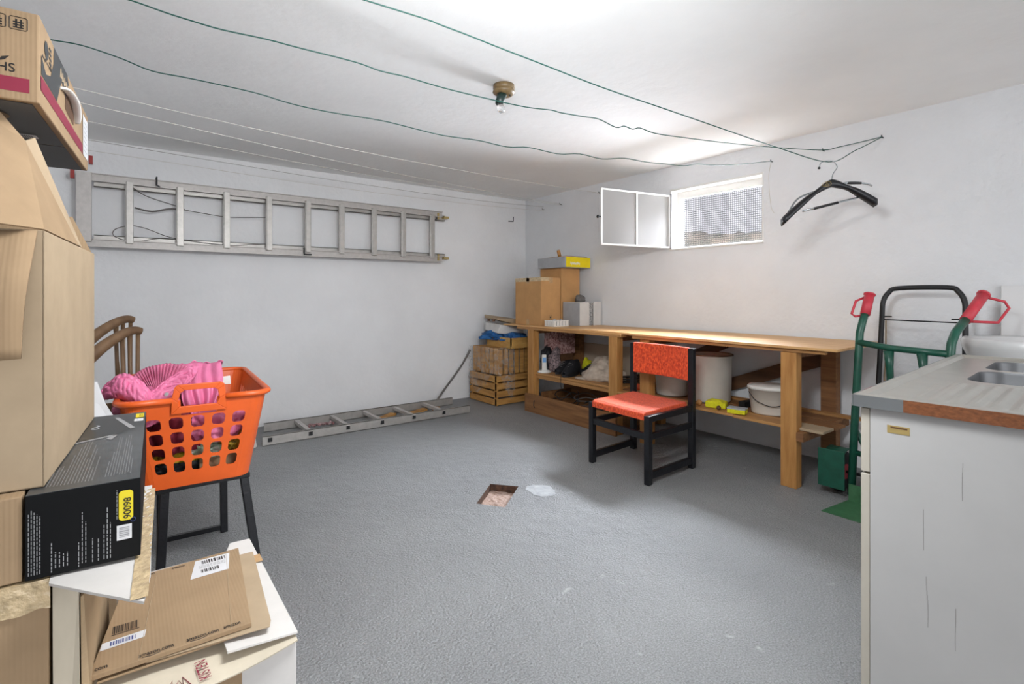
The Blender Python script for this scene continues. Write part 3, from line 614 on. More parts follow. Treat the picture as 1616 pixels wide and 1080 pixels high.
obj('strap', B().tube([(.35, YL-.01, 1.905), (.5, YL, 1.89), (.68, YL, 1.875), (.86, YL, 1.885), (1.0, YL-.02, 1.895)], .007, 6, flat=.4, smooth=4), M['strap'], ld)
obj('strap', B().tube([(.36, YL-.01, 1.655), (.68, YL, 1.63), (.86, YL, 1.645), (1.0, YL-.02, 1.66)], .007, 6, flat=.4, smooth=4), M['strap'], ld)
def hook(label, pts, r=.005, m='dark_metal', name='wall_hook'):
    return tag(obj(name, B().tube(pts, r, 8), M[m]), label, 'hook')
hook('black iron hook holding the ladder top rail above its second rung bay', [(.19, 5.1, 2.135), (.19, 4.93, 2.135), (.19, 4.93, 2.07), (.21, 4.92, 2.06)], .006)
hook('empty L shaped iron hook in the wall right of the hung ladder', [(3.79, 5.1, 2.12), (3.70, 4.98, 2.085), (3.79, 5.0, 2.095), (3.79, 5.0, 2.155)][:1]+[(3.79, 5.0, 2.105), (3.79, 5.0, 2.16)])
hook('iron hook under the ladder near its far end', [(2.70, 5.1, 2.03), (2.70, 4.955, 2.03), (2.70, 4.95, 2.05)], .006)

# ladder on the floor
fl2 = thing('floor_ladder', 'short aluminium ladder lying on its side on the floor along the wall', 'ladder', (1.85, 4.65, 0))
for (y, xa, xb) in ((4.43, .86, 2.80), (4.88, .96, 2.86)):
    b = B(); b.box(xa, xb, y-.003, y+.003, 0, .075); b.box(xa, xb, y-.003, y+.018, .071, .075); b.box(xa, xb, y-.003, y+.018, 0, .004); obj('rail', b, M['alu'], fl2)
px_ = [1.228, 1.543, 1.857, 2.173, 2.494]
for i, x in enumerate(px_): obj('rung', B().box(x-.018, x+.018, 4.42, 4.885, .038, .068), M['alu_pale'], fl2, bevel=.002)
for x in [.915]+px_: obj('plug', B().box(x-.016, x+.016, 4.419, 4.4265, .028, .06), M['dark'], fl2)
tag(obj('red_chain', B().tube([(1.30+.018*k*.8, 4.74+.035*math.sin(k*1.9), .02+.018*abs(math.sin(k*2.3))) for k in range(16)], .012, 6, smooth=2), mat('red_chain', '#7c2028', .6, col2='#b9a7a5', vscale=70)), 'dark red and white chain lying between the floor ladder rungs', 'chain')
for i, (xa, xb) in enumerate(((1.95, 2.13), (2.22, 2.48), (2.54, 2.62))):
    tag(obj('wood_offcut', B().bar((xa, 4.68, .012), (xb, 4.80, .012), .07, .02), M['crate']), ['small brown wood scrap between the third and fourth floor ladder rungs', 'longest brown wood scrap inside the floor ladder', 'tiny brown wood scrap at the crate end of the floor ladder'][i], 'wood offcut')
tag(obj('foam_block', B().hexa([(.66, 4.30, 0), (.82, 4.42, 0), (.85, 5.02, 0), (.62, 5.02, 0), (.67, 4.32, .17), (.80, 4.43, .16), (.83, 5.0, .22), (.63, 5.0, .22)]), M['white_plastic'], bevel=.01), 'white foam block standing at the left end of the floor ladder', 'block')

# ------------------------------------------------------------------ red chair
def red_chair():
    ch = thing('red_chair', 'black framed chair with red woven seat and backrest in front of the bench', 'chair', (2.9, 2.35, 0))
    FLc, FRc, BRc, BLc = [Vector(p) for p in ((2.672, 2.585, 0), (2.635, 2.065, 0), (3.135, 2.085, 0), (3.168, 2.625, 0))]
    fwd = (FLc-BLc).normalized(); w_ = .038
    def leg(p, h, name='leg'): return obj(name, B().bar(p, p+Vector((0, 0, h)), w_, w_*1.1, up=fwd), M['black_paint'], ch, bevel=.003)
    leg(FLc, .435); leg(FRc, .435); leg(BRc, .83); leg(BLc, .83)
    for a, c in ((FLc, BLc), (FRc, BRc)):
        obj('foot_rail', B().bar(a+Vector((0, 0, .055)), c+Vector((0, 0, .055)), .028, .045), M['black_paint'], ch, bevel=.003)
        obj('side_rail', B().bar(a+Vector((0, 0, .30)), c+Vector((0, 0, .30)), .026, .04), M['black_paint'], ch, bevel=.003)
        obj('seat_rail', B().bar(a+Vector((0, 0, .415)), c+Vector((0, 0, .415)), .03, .04), M['black_paint'], ch, bevel=.003)
    obj('cross_rail', B().bar(FLc+Vector((0, 0, .30)), FRc+Vector((0, 0, .30)), .026, .042), M['black_paint'], ch, bevel=.003)
    obj('cross_rail', B().bar(BLc+Vector((0, 0, .40)), BRc+Vector((0, 0, .40)), .026, .042), M['black_paint'], ch, bevel=.003)
    b = B(); fl_, fr_, br_, bl_ = [p+Vector((0, 0, 0)) for p in (FLc, FRc, BRc, BLc)]
    side = (FLc-FRc).normalized()
    def seat(top):
        def f(u, v):
            A = (fl_-side*.02+fwd*.03).lerp(fr_+side*.02+fwd*.03, u); D = (bl_-side*.02-fwd*(-.03)).lerp(br_+side*.02-fwd*(-.03), u); p = A.lerp(D, v)
            dip = .012*math.sin(PI*v)*math.sin(PI*u); e = (.012 if v < .02 else 0)
            p = p+Vector((0, 0, (.458-dip-e) if top else .408)); return p
        return f
    b.grid(seat(True), 16, 16); b.grid(seat(False), 1, 1)
    A = [seat(True)(i/16, 0) for i in range(17)]; D = [seat(False)(i/16, 0) for i in range(17)]
    for (u0, u1) in (((0, 0), (1, 0)), ((1, 0), (1, 1)), ((1, 1), (0, 1)), ((0, 1), (0, 0))):
        for i in range(16):
            a = (u0[0]+(u1[0]-u0[0])*i/16, u0[1]+(u1[1]-u0[1])*i/16); c = (u0[0]+(u1[0]-u0[0])*(i+1)/16, u0[1]+(u1[1]-u0[1])*(i+1)/16)
            b.face([seat(True)(*a), seat(True)(*c), seat(False)(*c), seat(False)(*a)])
    bmesh.ops.remove_doubles(b.m, verts=b.m.verts[:], dist=.0005)
    obj('seat', b, M['red_weave'], ch, bevel=.008)
    b = B(); N = 20
    def back(u, z, off):
        p = (BLc-side*.018).lerp(BRc+side*.018, u); bow = -fwd*.028*math.sin(PI*u); return p+bow+fwd*off+Vector((0, 0, z))
    za, zb = .605, .835
    for i in range(N):
        u, w2 = i/N, (i+1)/N
        for off, fl in ((.03, 0), (-.006, 1)): b.face([back(u, za, off), back(w2, za, off), back(w2, zb, off), back(u, zb, off)])
        for z in (za, zb): b.face([back(u, z, .03), back(w2, z, .03), back(w2, z, -.006), back(u, z, -.006)])
    for u in (0, 1): b.face([back(u, za, .03), back(u, zb, .03), back(u, zb, -.006), back(u, za, -.006)])
    bmesh.ops.remove_doubles(b.m, verts=b.m.verts[:], dist=.0005)
    obj('backrest', b, M['red_weave'], ch, bevel=.007, smooth=False)
red_chair()

# ------------------------------------------------------------------ hand truck and luggage trolley
ht = thing('hand_truck', 'green steel hand truck with red grips standing behind the sink unit', 'hand truck', (3.38, .97, 0))
yl, yr, xt = 1.19, .745, 3.385
g = M['green_paint']
obj('frame_tube', B().tube([(xt, yl+.005, .03), (3.40, yl-.01, .5), (3.425, 1.165, .98), (3.445, 1.157, 1.045), (3.475, 1.153, 1.10)], .0205, 12), g, ht, smooth=True)
obj('frame_tube', B().tube([(xt, yr, .03), (xt, yr, .88), (3.395, .742, .95), (3.44, .735, 1.005), (3.55, .712, 1.08)], .0205, 12), g, ht, smooth=True)
gr = obj('grip', B().tube([(3.47, 1.153, 1.085), (3.53, 1.15, 1.20)], .026, 14).lathe([(.024, 0), (.031, .004), (.031, .010), (.0, .014)], (3.528, 1.15, 1.197), axis=(.46, -.02, .88), n=14), M['grip'], ht, smooth=True)
obj('hand_guard', B().tube([(3.52, 1.175, 1.185), (3.47, 1.20, 1.165), (3.42, 1.205, 1.09), (3.43, 1.19, 1.075), (3.465, 1.165, 1.08)], .007, 8), M['grip'], gr, smooth=True)
gr = obj('grip', B().tube([(3.535, .715, 1.068), (3.715, .677, 1.20)], .026, 14).lathe([(.024, 0), (.031, .004), (.031, .010), (0, .014)], (3.712, .678, 1.198), axis=(.8, -.17, .59), n=14), M['grip'], ht, smooth=True)
obj('hand_guard', B().tube([(3.71, .67, 1.19), (3.76, .60, 1.165), (3.775, .585, 1.13), (3.70, .61, 1.065), (3.67, .61, 1.055), (3.56, .70, 1.06)], .007, 8), M['grip'], gr, smooth=True)
obj('cross_bar', B().tube([(3.415, yl-.02, .925), (3.39, 1.0, .905), (3.39, .87, .90), (xt, yr+.01, .895)], .018, 12), g, ht, smooth=True)
for z in (.28, .6): obj('cross_bar', B().tube([(3.395, yl-.01, z), (xt, yr, z)], .016, 10), g, ht, smooth=True)
for y in (1.0, .85):
    obj('center_strut', B().tube([(3.39, y+.012, .89), (3.392, y+.008, .80), (3.392, y, .6), (3.388, y, .1)], [.026, .018, .016, .016], 10), g, ht, smooth=True)
obj('toe_plate', B().hexa([(3.08, 1.235, 0), (3.08, .70, 0), (3.38, .70, 0), (3.38, 1.20, 0), (3.08, 1.235, .006), (3.08, .70, .006), (3.38, .70, .006), (3.38, 1.20, .006)]), M['green_plate'], ht, bevel=.002)
obj('toe_upright', B().box(3.36, 3.366, .72, 1.20, 0, .10), M['green_plate'], ht)
for y0_, s in ((1.30, 1), (.63, -1)):
    wl = obj('wheel', B().lathe([(.04, -.035), (.09, -.038), (.118, -.03), (.125, 0), (.118, .03), (.09, .038), (.04, .035)], (3.50, y0_, .125), axis=(0, 1, 0), n=32), M['rubber'], ht, smooth=True)
    obj('hub', B().lathe([(0, -.04), (.045, -.04), (.045, .04), (0, .04)], (3.50, y0_, .125), axis=(0, 1, 0), n=20), M['grip'], wl, label='red wheel hub')
    b = B()
    yy = y0_-.055 if s > 0 else y0_+.055
    def guard(u, v):
        a = math.radians(70+125*u); r = .14; return Vector((3.50+r*math.cos(a), y0_-.055+.11*v, .125+r*math.sin(a)))
    b.grid(guard, 14, 1); obj('mudguard', b, g, ht, solid=.003, smooth=True)
    obj('axle_brace', B().tube([(3.40, yl-.01 if s > 0 else yr, .42), (3.50, yl-.06 if s > 0 else yr+.05, .22), (3.50, yl-.06 if s > 0 else yr+.05, .125), (3.40, yl-.03 if s > 0 else yr+.03, .03)], .014, 8), g, ht, smooth=True)
obj('mudguard_shield', B().box(3.345, 3.35, 1.215, 1.36, .055, .28), g, ht, bevel=.01)
obj('axle', B().tube([(3.50, 1.33, .125), (3.50, .60, .125)], .01, 8), M['dark_metal'], ht)
lc = thing('luggage_trolley', 'black tubular luggage trolley leaning on the window wall behind the green hand truck', 'trolley', (3.85, .98, 0))
obj('handle_frame', B().tube([(3.76, 1.205, .06), (3.80, 1.19, .6), (3.83, 1.18, 1.05), (3.84, 1.175, 1.16), (3.85, 1.15, 1.215), (3.855, 1.10, 1.243), (3.855, .86, 1.245), (3.85, .81, 1.22), (3.84, .78, 1.16), (3.83, .775, 1.05), (3.80, .77, .6), (3.76, .76, .06)], .0145, 12, smooth=4), M['dark'], lc, smooth=True)
obj('cross_rod', B().tube([(3.83, 1.18, 1.045), (3.83, .775, 1.04)], .004, 8), M['dark'], lc)
obj('cross_rod', B().tube([(3.78, 1.18, .35), (3.78, .775, .35)], .008, 8), M['dark'], lc)
obj('catch', B().tube([(3.83, 1.18, 1.065), (3.80, 1.12, 1.067)], .005, 6).tube([(3.83, .775, 1.06), (3.80, .83, 1.06)], .005, 6), M['dark'], lc)
obj('elastic_cord', B().tube([(3.82, 1.155, 1.04), (3.80, 1.15, .80), (3.78, 1.15, .66), (3.77, 1.12, .60), (3.76, 1.09, .63)], .004, 6, smooth=4), M['brown_box'], lc)
obj('base_frame', B().tube([(3.76, 1.2, .06), (3.55, 1.2, .03), (3.55, .78, .03), (3.76, .78, .06)], .01, 8), M['dark'], lc)
for y in (1.235, .735): obj('wheel', B().lathe([(0, -.018), (.05, -.018), (.06, -.01), (.06, .01), (.05, .018), (0, .018)], (3.76, y, .06), axis=(0, 1, 0), n=20), M['rubber'], lc)

# ------------------------------------------------------------------ sink unit
SK = thing('sink_unit', 'white sink cabinet with a stainless double bowl drainer top, right foreground', 'sink unit', (1.652, .577, 0), math.radians(3.6))
LU, DU, HU = 1.5, .62, .92      # local x along the long side, y toward the camera side (negative)
tpz = HU
# bowls cut out: build the top as strips round two bowls
def topmesh():
    b = B(); rim = .035; x0, x1, y0, y1 = 0, LU, -DU, 0
    zt, zd = tpz, tpz-.012
    # raised rim and inner drainer field
    def ring(a, z): return [(x0+a, y0+a, z), (x1-a, y0+a, z), (x1-a, y1-a, z), (x0+a, y1-a, z)]
    rs = [ring(0, zt-.03), ring(0, zt-.002), ring(.004, zt), ring(rim-.01, zt), ring(rim, zd)]
    for p, q in zip(rs, rs[1:]):
        for i in range(4):
            j = (i+1) % 4; b.face([p[i], p[j], q[j], q[i]])
    # field, with bowls and grooves
    fx0, fx1, fy0, fy1 = rim, LU-rim, -DU+rim, -rim
    bowls = [(.62, .98), (1.03, 1.40)]; by0, by1 = -DU+.10, -.15
    NX, NY = 140, 60
    def inb(x, y):
        for a, c in bowls:
            if a < x < c and by0 < y < by1: return True
        return False
    def rr(a, c, k, n=8, r=.07):
        P = []
        for (cx_, cy_, s0) in ((c-r, by1-r, 0), (a+r, by1-r, PI/2), (a+r, by0+r, PI), (c-r, by0+r, 3*PI/2)):
            for i in range(n+1):
                t_ = s0+PI/2*i/n; P.append((cx_+r*math.cos(t_), cy_+r*math.sin(t_)))
        return P
    # drainer grid with grooves
    def dz(x, y):
        z = zd
        if .10 < x < .57 and -DU+.08 < y < -.10:
            e = min(1, (x-.10)/.05, (.57-x)/.05, (y+DU-.08)/.03, (-.10-y)/.03)
            z += .004*e*math.sin(2*PI*(y)/.042)
        return z
    xa = .595; nx, ny = 60, 120
    b.grid(lambda u, v: Vector((fx0+(xa-fx0)*u, fy0+(fy1-fy0)*v, dz(fx0+(xa-fx0)*u, fy0+(fy1-fy0)*v))), nx, ny)
    xm = 1.005
    for (a, c), (ca, cb) in zip(bowls, ((xa, xm), (xm, fx1))):
        P = rr(a, c, 0); cen = ((a+c)/2, (by0+by1)/2); n = len(P); O = []
        for (x, y) in P:      # project to the cell boundary
            dx, dy = x-cen[0], y-cen[1]; t_ = min(((cb if dx > 0 else ca)-cen[0])/dx if abs(dx) > 1e-6 else 1e9, ((fy1 if dy > 0 else fy0)-cen[1])/dy if abs(dy) > 1e-6 else 1e9)
            O.append((cen[0]+dx*t_, cen[1]+dy*t_))
        for i in range(n):
            j = (i+1) % n
            b.face([(*P[i], zd), (*P[j], zd), (*O[j], zd), (*O[i], zd)])
            if abs(O[i][0]-O[j][0]) > 1e-4 and abs(O[i][1]-O[j][1]) > 1e-4:
                k = (cb if O[i][0]+O[j][0] > 2*cen[0] else ca, fy1 if O[i][1]+O[j][1] > 2*cen[1] else fy0); b.face([(*O[i], zd), (*O[j], zd), (*k, zd)])
    return b, bowls, rr
tb, bowls, rr = topmesh()
ct = obj('steel_top', tb, M['steel'], SK, local=True)
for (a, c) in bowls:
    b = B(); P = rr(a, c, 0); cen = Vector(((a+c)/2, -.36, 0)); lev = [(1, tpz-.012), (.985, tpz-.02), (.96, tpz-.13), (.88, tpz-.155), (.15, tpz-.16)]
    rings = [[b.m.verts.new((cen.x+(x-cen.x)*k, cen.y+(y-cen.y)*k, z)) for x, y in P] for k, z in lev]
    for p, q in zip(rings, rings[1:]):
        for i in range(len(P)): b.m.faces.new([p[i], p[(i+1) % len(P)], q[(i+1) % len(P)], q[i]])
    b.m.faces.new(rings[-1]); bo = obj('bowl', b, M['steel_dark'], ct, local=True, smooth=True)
# edge band: steel near the corner, then wood-grain strip towards the camera side
obj('steel_edge', B().box(-.004, LU+.004, .0, .003, tpz-.034, tpz-.001).box(-.003, 0, -.115, .003, tpz-.034, tpz-.001), M['chrome'], SK, local=True)
obj('wood_band', B().box(-.003, 0, -DU, -.115, tpz-.034, tpz-.001), M['wood_band'], SK, local=True)
obj('cabinet', B().box(.035, LU-.02, -DU+.01, -.035, .0, tpz-.2).box(.035, LU-.02, -DU+.01, -DU+.026, tpz-.2, tpz-.034).box(LU-.036, LU-.02, -DU+.026, -.035, tpz-.2, tpz-.034).box(.035, LU-.036, -.05, -.035, tpz-.2, tpz-.034), M['white_lam'], SK, local=True)
obj('side_panel', B().box(.018, .035, -DU+.005, -.035, .0, tpz-.034), M['white_lam'], SK, local=True, bevel=.001)
obj('drawer_front', B().box(.02, .5, -.034, -.012, .70, tpz-.04), M['lam_edge'], SK, local=True, bevel=.002)
obj('cabinet_door', B().box(.02, .5, -.034, -.012, .06, .694), M['lam_edge'], SK, local=True, bevel=.002)
obj('cabinet_door', B().box(.505, 1.47, -.034, -.012, .06, tpz-.04), M['lam_edge'], SK, local=True, bevel=.002)
b = B().box(.0165, .018, -.125, -.075, .822, .843); pl = obj('brass_plate', b, M['brass'], SK, local=True)
obj('plate_slot', B().box(.0158, .0165, -.120, -.083, .836, .840), M['dark_wood'], pl, local=True)
b = B()
for (y, za, zb) in ((-.234, .68, .77), (-.155, .526, .63), (-.163, .327, .45), (-.219, .294, .393)):
    z = za; b = B()
    while z < zb:
        l = .012; off = .004*noise.noise(Vector((y*40, z*9, 1)))
        b.face([(.0178, y+off, z), (.0178, y+off+.0011, z), (.0178, y+off+.0012, z+l), (.0178, y+off, z+l)]); z += l
    obj('scratch', b, M['scratch'], SK, local=True, label='thin grey scratch on the white side panel')

# wash basin on the window wall behind
wbn = thing('wash_basin', 'white round edged wash basin on the window wall beyond the sink unit', 'wash basin', (3.9, .42, .72))
b = B().lathe([(0, .0), (.12, .0), (.2, .08), (.245, .20), (.25, .235), (.235, .25), (.2, .24), (.12, .1), (0, .08)], (3.79, .50, .72), n=40, ey=1.15); obj('basin_bowl', b, M['cera'], wbn, smooth=True)
obj('wall_block', B().box(3.88, 4.055, .30, .70, .74, .92), M['cera'], wbn, bevel=.02)
obj('pedestal', B().lathe([(.10, 0), (.09, .3), (.1, .74)], (3.9, .5, 0), n=24), M['cera'], wbn, smooth=True)

# ------------------------------------------------------------------ ceiling lamp
lm = thing('ceiling_lamp', 'old brown round ceiling lamp base with a bare socket and bulb', 'lamp', (1.72, 2.36, 2.4))
obj('lamp_base', B().lathe([(0, 0), (.060, 0), (.062, -.02), (.056, -.028), (.062, -.032), (.064, -.042), (.045, -.058), (0, -.062)], (1.72, 2.36, 2.398), n=32), M['brown_box'], lm, smooth=True)
obj('socket', B().tube([(1.705, 2.355, 2.345), (1.665, 2.33, 2.275)], [.028, .022], 16), mat('dark_green_socket', '#132a26', .4), lm, smooth=True)
obj('bulb', B().lathe([(.012, 0), (.016, .012), (.023, .03), (.024, .042), (.015, .058), (0, .064)], (1.667, 2.331, 2.278), axis=(.1, -.3, -.9), n=20), M['glass_bulb'], lm, smooth=True)
obj('lamp_screw', B().lathe([(0, -.006), (.006, -.006), (.006, 0), (0, 0)], (1.74, 2.33, 2.34), n=10), M['dark'], lm)

# ------------------------------------------------------------------ clotheslines
g1 = [(-1.3, 3.2, 2.34), (-.8, 3.084, 2.325), (-.5, 3.014, 2.312), (-.36, 2.98, 2.306), (-0.262, 2.959, 2.302), (-0.156, 2.935, 2.299), (-0.023, 2.905, 2.269), (0.094, 2.879, 2.233), (0.239, 2.845, 2.224), (0.5, 2.786, 2.202), (0.669, 2.748, 2.172), (0.846, 2.708, 2.157), (1.1, 2.65, 2.15), (1.269, 2.612, 2.132), (1.447, 2.571, 2.113), (1.654, 2.524, 2.111), (1.833, 2.483, 2.095), (1.978, 2.45, 2.109), (2.174, 2.406, 2.093), (2.333, 2.37, 2.111), (2.499, 2.332, 2.097), (2.672, 2.293, 2.121), (2.853, 2.252, 2.115), (3.015, 2.215, 2.119), (3.183, 2.177, 2.124), (3.298, 2.151, 2.15), (3.478, 2.11, 2.16), (3.664, 2.068, 2.184), (3.826, 2.031, 2.212), (4.03, 1.98, 2.251)]
g2 = [(-1.3, 2.58, 2.36), (-.7, 2.467, 2.32), (-.3, 2.392, 2.297), (-.1, 2.355, 2.286), (0.009, 2.335, 2.28), (0.118, 2.316, 2.261), (0.194, 2.302, 2.251), (0.297, 2.283, 2.24), (0.452, 2.255, 2.238), (0.568, 2.234, 2.23), (0.795, 2.193, 2.217), (0.903, 2.174, 2.2), (1.015, 2.154, 2.196), (1.194, 2.121, 2.178), (1.436, 2.078, 2.166), (1.629, 2.043, 2.161), (1.777, 2.016, 2.17), (1.835, 2.006, 2.166), (1.974, 1.981, 2.168), (2.077, 1.962, 2.17), (2.193, 1.941, 2.142), (2.25, 1.931, 2.158), (2.309, 1.92, 2.149), (2.364, 1.91, 2.164), (2.481, 1.889, 2.149), (2.729, 1.844, 2.157), (3.081, 1.781, 2.174), (3.535, 1.699, 2.206), (4.02, 1.606, 2.251), (4.018, 1.5, 2.247), (4.018, 1.35, 2.25), (4.03, 1.243, 2.258)]
g3 = [(-1.3, 2.18, 2.39), (0.695, 1.82, 2.281), (0.993, 1.765, 2.257), (1.265, 1.714, 2.219), (1.445, 1.681, 2.195), (1.743, 1.626, 2.154), (2.119, 1.557, 2.117), (2.554, 1.476, 2.072), (2.954, 1.402, 2.033), (3.4, 1.32, 2.007), (3.7, 1.285, 2.12), (4.03, 1.243, 2.255)]
for pts, lab in ((g1, 'wavy green clothesline nearest the long wall, ending above the window'), (g2, 'green clothesline passing in front of the ceiling lamp'), (g3, 'green clothesline pulled down by the black coat hanger')):
    tag(obj('clothesline', B().tube(pts, .0027, 6, smooth=4 if lab[0] != 'x' else 0), M['green_line'], smooth=True), lab, 'clothesline', 'green clotheslines')
wl_ = [([(-1.3, 3.30, 2.31), (-.207, 3.441, 2.262), (1.4, 3.60, 2.235), (3.0, 3.74, 2.26), (4.05, 3.807, 2.293)], 'white', 'pale thin line crossing to the wall above the open casement'),
       ([(-1.3, 3.6, 2.30), (-.193, 3.647, 2.25), (1.4, 3.95, 2.225), (3.0, 4.25, 2.24), (4.05, 4.427, 2.266)], 'white', 'pale thin line ending nearest left of the open casement'),
       ([(-1.3, 3.95, 2.30), (-.183, 4.01, 2.25), (1.4, 4.20, 2.225), (3.0, 4.33, 2.23), (4.05, 4.395, 2.246)], 'white', 'faint pale line running between the other thin lines'),
       ([(-1.3, 4.65, 2.31), (-.198, 4.704, 2.30), (1.4, 4.72, 2.255), (3.0, 4.73, 2.245), (4.05, 4.74, 2.275)], 'grey', 'grey thin line along the long wall, upper of the closest pair'),
       ([(-1.3, 4.78, 2.26), (-.202, 4.806, 2.25), (1.4, 4.79, 2.205), (3.0, 4.76, 2.20), (4.05, 4.734, 2.225)], 'white', 'thin line along the long wall just above the ladder')]
for pts, c_, lab in wl_:
    tag(obj('thin_line', B().tube(pts, .0019, 6, smooth=8), M[c_+'_line'], smooth=True), lab, 'clothesline', 'thin pale lines near the long wall')
for (y, z, lab) in ((1.243, 2.258, 'small wall hook right of the window where two green lines end'), (1.606, 2.251, 'small wall hook halfway between the window and the line end hook'), (1.98, 2.25, 'small wall hook above the window corner'), (3.807, 2.293, 'small wall hook behind the open casement'), (4.427, 2.262, 'small wall hook for the thin lines left of the casement'), (4.737, 2.24, 'small wall hook for the thin lines nearest the room corner')):
    hook(lab, [(4.06, y, z), (4.035, y, z), (4.028, y, z+.012)], .004, name='line_hook')
tag(obj('loose_wire', B().tube([(4.035, 1.98, 2.245), (4.03, 1.99, 2.18), (4.04, 2.0, 2.13), (4.045, 1.995, 1.98), (4.045, 1.98, 1.88), (4.05, 1.96, 1.84)], .002, 6, smooth=5), M['white_line']), 'thin loose wire hanging down the wall right of the window', 'wire')

# coat hanger
HO = Vector((3.4, 1.32, 2.007)); hr = Vector((.448, -.338, .077)).normalized(); hn = Vector((hr.y, -hr.x, 0)).normalized()   # hn: away from the camera side is -hn
hu = Vector((-.06, .05, 1)).normalized()
hg = thing('coat_hanger', 'black wide shouldered coat hanger hooked on a green clothesline', 'coat hanger', tuple(HO))
Hc = HO+Vector((.012, -.012, -.118))
def HP(x, z, d=0): return Hc+hr*x+Vector((0, 0, z))+hn*d
b = B(); pr = []
n = 30
def arm(u):      # u -1..1 along the hanger, returns centre drop, half height, half depth
    a = abs(u); drop = -.01-.19*(a**1.35) if u < 0 else -.01-.15*(a**1.25); hh = .025-.010*math.exp(-((a-.35)/.18)**2)+.004*a; hd = .012+.012*a; return drop, hh, hd
rings = []
for i in range(n+1):
    u = -1+2*i/n; dr, hh, hd = arm(u); x = u*.285; bend = .03*abs(u)**2
    rings.append([b.m.verts.new(HP(x+ddx, dr+dz_, -bend+dd)) for ddx, dz_, dd in ((0, -hh, -hd*.6), (0, -hh*.6, hd), (0, hh*.6, hd), (0, hh, 0), (0, hh*.5, -hd), (0, -hh*.5, -hd))])
for p, q in zip(rings, rings[1:]):
    for k in range(6): b.m.faces.new([p[k], p[(k+1) % 6], q[(k+1) % 6], q[k]])
b.m.faces.new(rings[0]); b.m.faces.new(rings[-1])
obj('hanger_body', b, M['black_paint'], hg, smooth=True)
obj('hook', B().tube([HO+Vector((-.045, .035, -.035)), HO+Vector((-.038, .03, -.006)), HO+Vector((-.012, .01, .008)), HO+Vector((.022, -.016, .004)), HO+Vector((.04, -.03, -.03)), HO+Vector((.02, -.016, -.07)), HO+Vector((.010, -.01, -.115))], .0032, 8, smooth=5), M['chrome'], hg, smooth=True)
obj('hook_tip', B().lathe([(0, -.008), (.007, -.005), (.008, 0), (.006, .006), (0, .008)], HO+Vector((-.046, .036, -.036)), n=12), M['dark'], hg, smooth=True)
obj('trouser_bar', B().tube([HP(-.17, -.155, -.015), HP(0, -.135, -.02), HP(.20, -.115, -.02), HP(.25, -.115, -.06)], .006, 8), M['chrome'], hg, smooth=True)
obj('grip_sleeve', B().tube([HP(-.1, -.148, -.018), HP(.05, -.131, -.02)], .008, 8), M['dark'], hg, smooth=True)
obj('clamp_arm', B().tube([HP(-.24, -.15, -.05), HP(-.17, -.07, -.07), HP(-.05, -.035, -.08), HP(.05, -.02, -.08), HP(.17, -.01, -.08), HP(.26, -.035, -.07), HP(.28, -.055, -.05)], .006, 8, smooth=5), M['chrome'], hg, smooth=True)
obj('grip_sleeve', B().tube([HP(.15, -.013, -.08), HP(.23, -.025, -.075)], .008, 8), M['dark'], hg, smooth=True)
b = B().tube([HP(-.04+.028*math.cos(a), -.014+.015*math.sin(a), .0145) for a in [2*PI*k/24 for k in range(24)]], .001, 5, closed=True)
b.tube([HP(-.055, -.020, .0145), HP(-.04, -.012, .0145), HP(-.025, -.018, .0145)], .0012, 5).tube([HP(-.05, -.024, .0145), HP(-.028, -.022, .0145)], .001, 5).tube([HP(-.045, -.006, .0145), HP(-.04, -.002, .0145), HP(-.035, -.006, .0145)], .001, 5)
obj('emblem', b, M['brass'], hg, label='small gold oval emblem')

# ------------------------------------------------------------------ orange laundry basket on a black stool
st = thing('black_stool', 'black legged side stool under the orange laundry basket', 'stool', (.27, 2.68, 0))
A_, B_, C_, D_ = Vector((.13, 2.965, 0)), Vector((.395, 2.955, 0)), Vector((.455, 2.42, 0)), Vector((.10, 2.42, 0))
tops = [Vector((.13, 2.96, .43)), Vector((.39, 2.95, .43)), Vector((.40, 2.44, .43)), Vector((.12, 2.44, .43))]
for p, q in zip((A_, B_, C_, D_), tops): obj('leg', B().bar(p, q, .032, .032, up=(0, 1, 0)), M['black_paint'], st, bevel=.003)
obj('foot_rail', B().bar(A_+Vector((0, 0, .025)), B_+Vector((0, 0, .025)), .02, .022), M['black_paint'], st)
obj('foot_rail', B().bar(D_+Vector((0, 0, .025)), C_+Vector((0, 0, .025)), .02, .022), M['black_paint'], st)
obj('stool_top', B().box(.09, .42, 2.41, 2.98, .425, .447), M['black_paint'], st, bevel=.003)

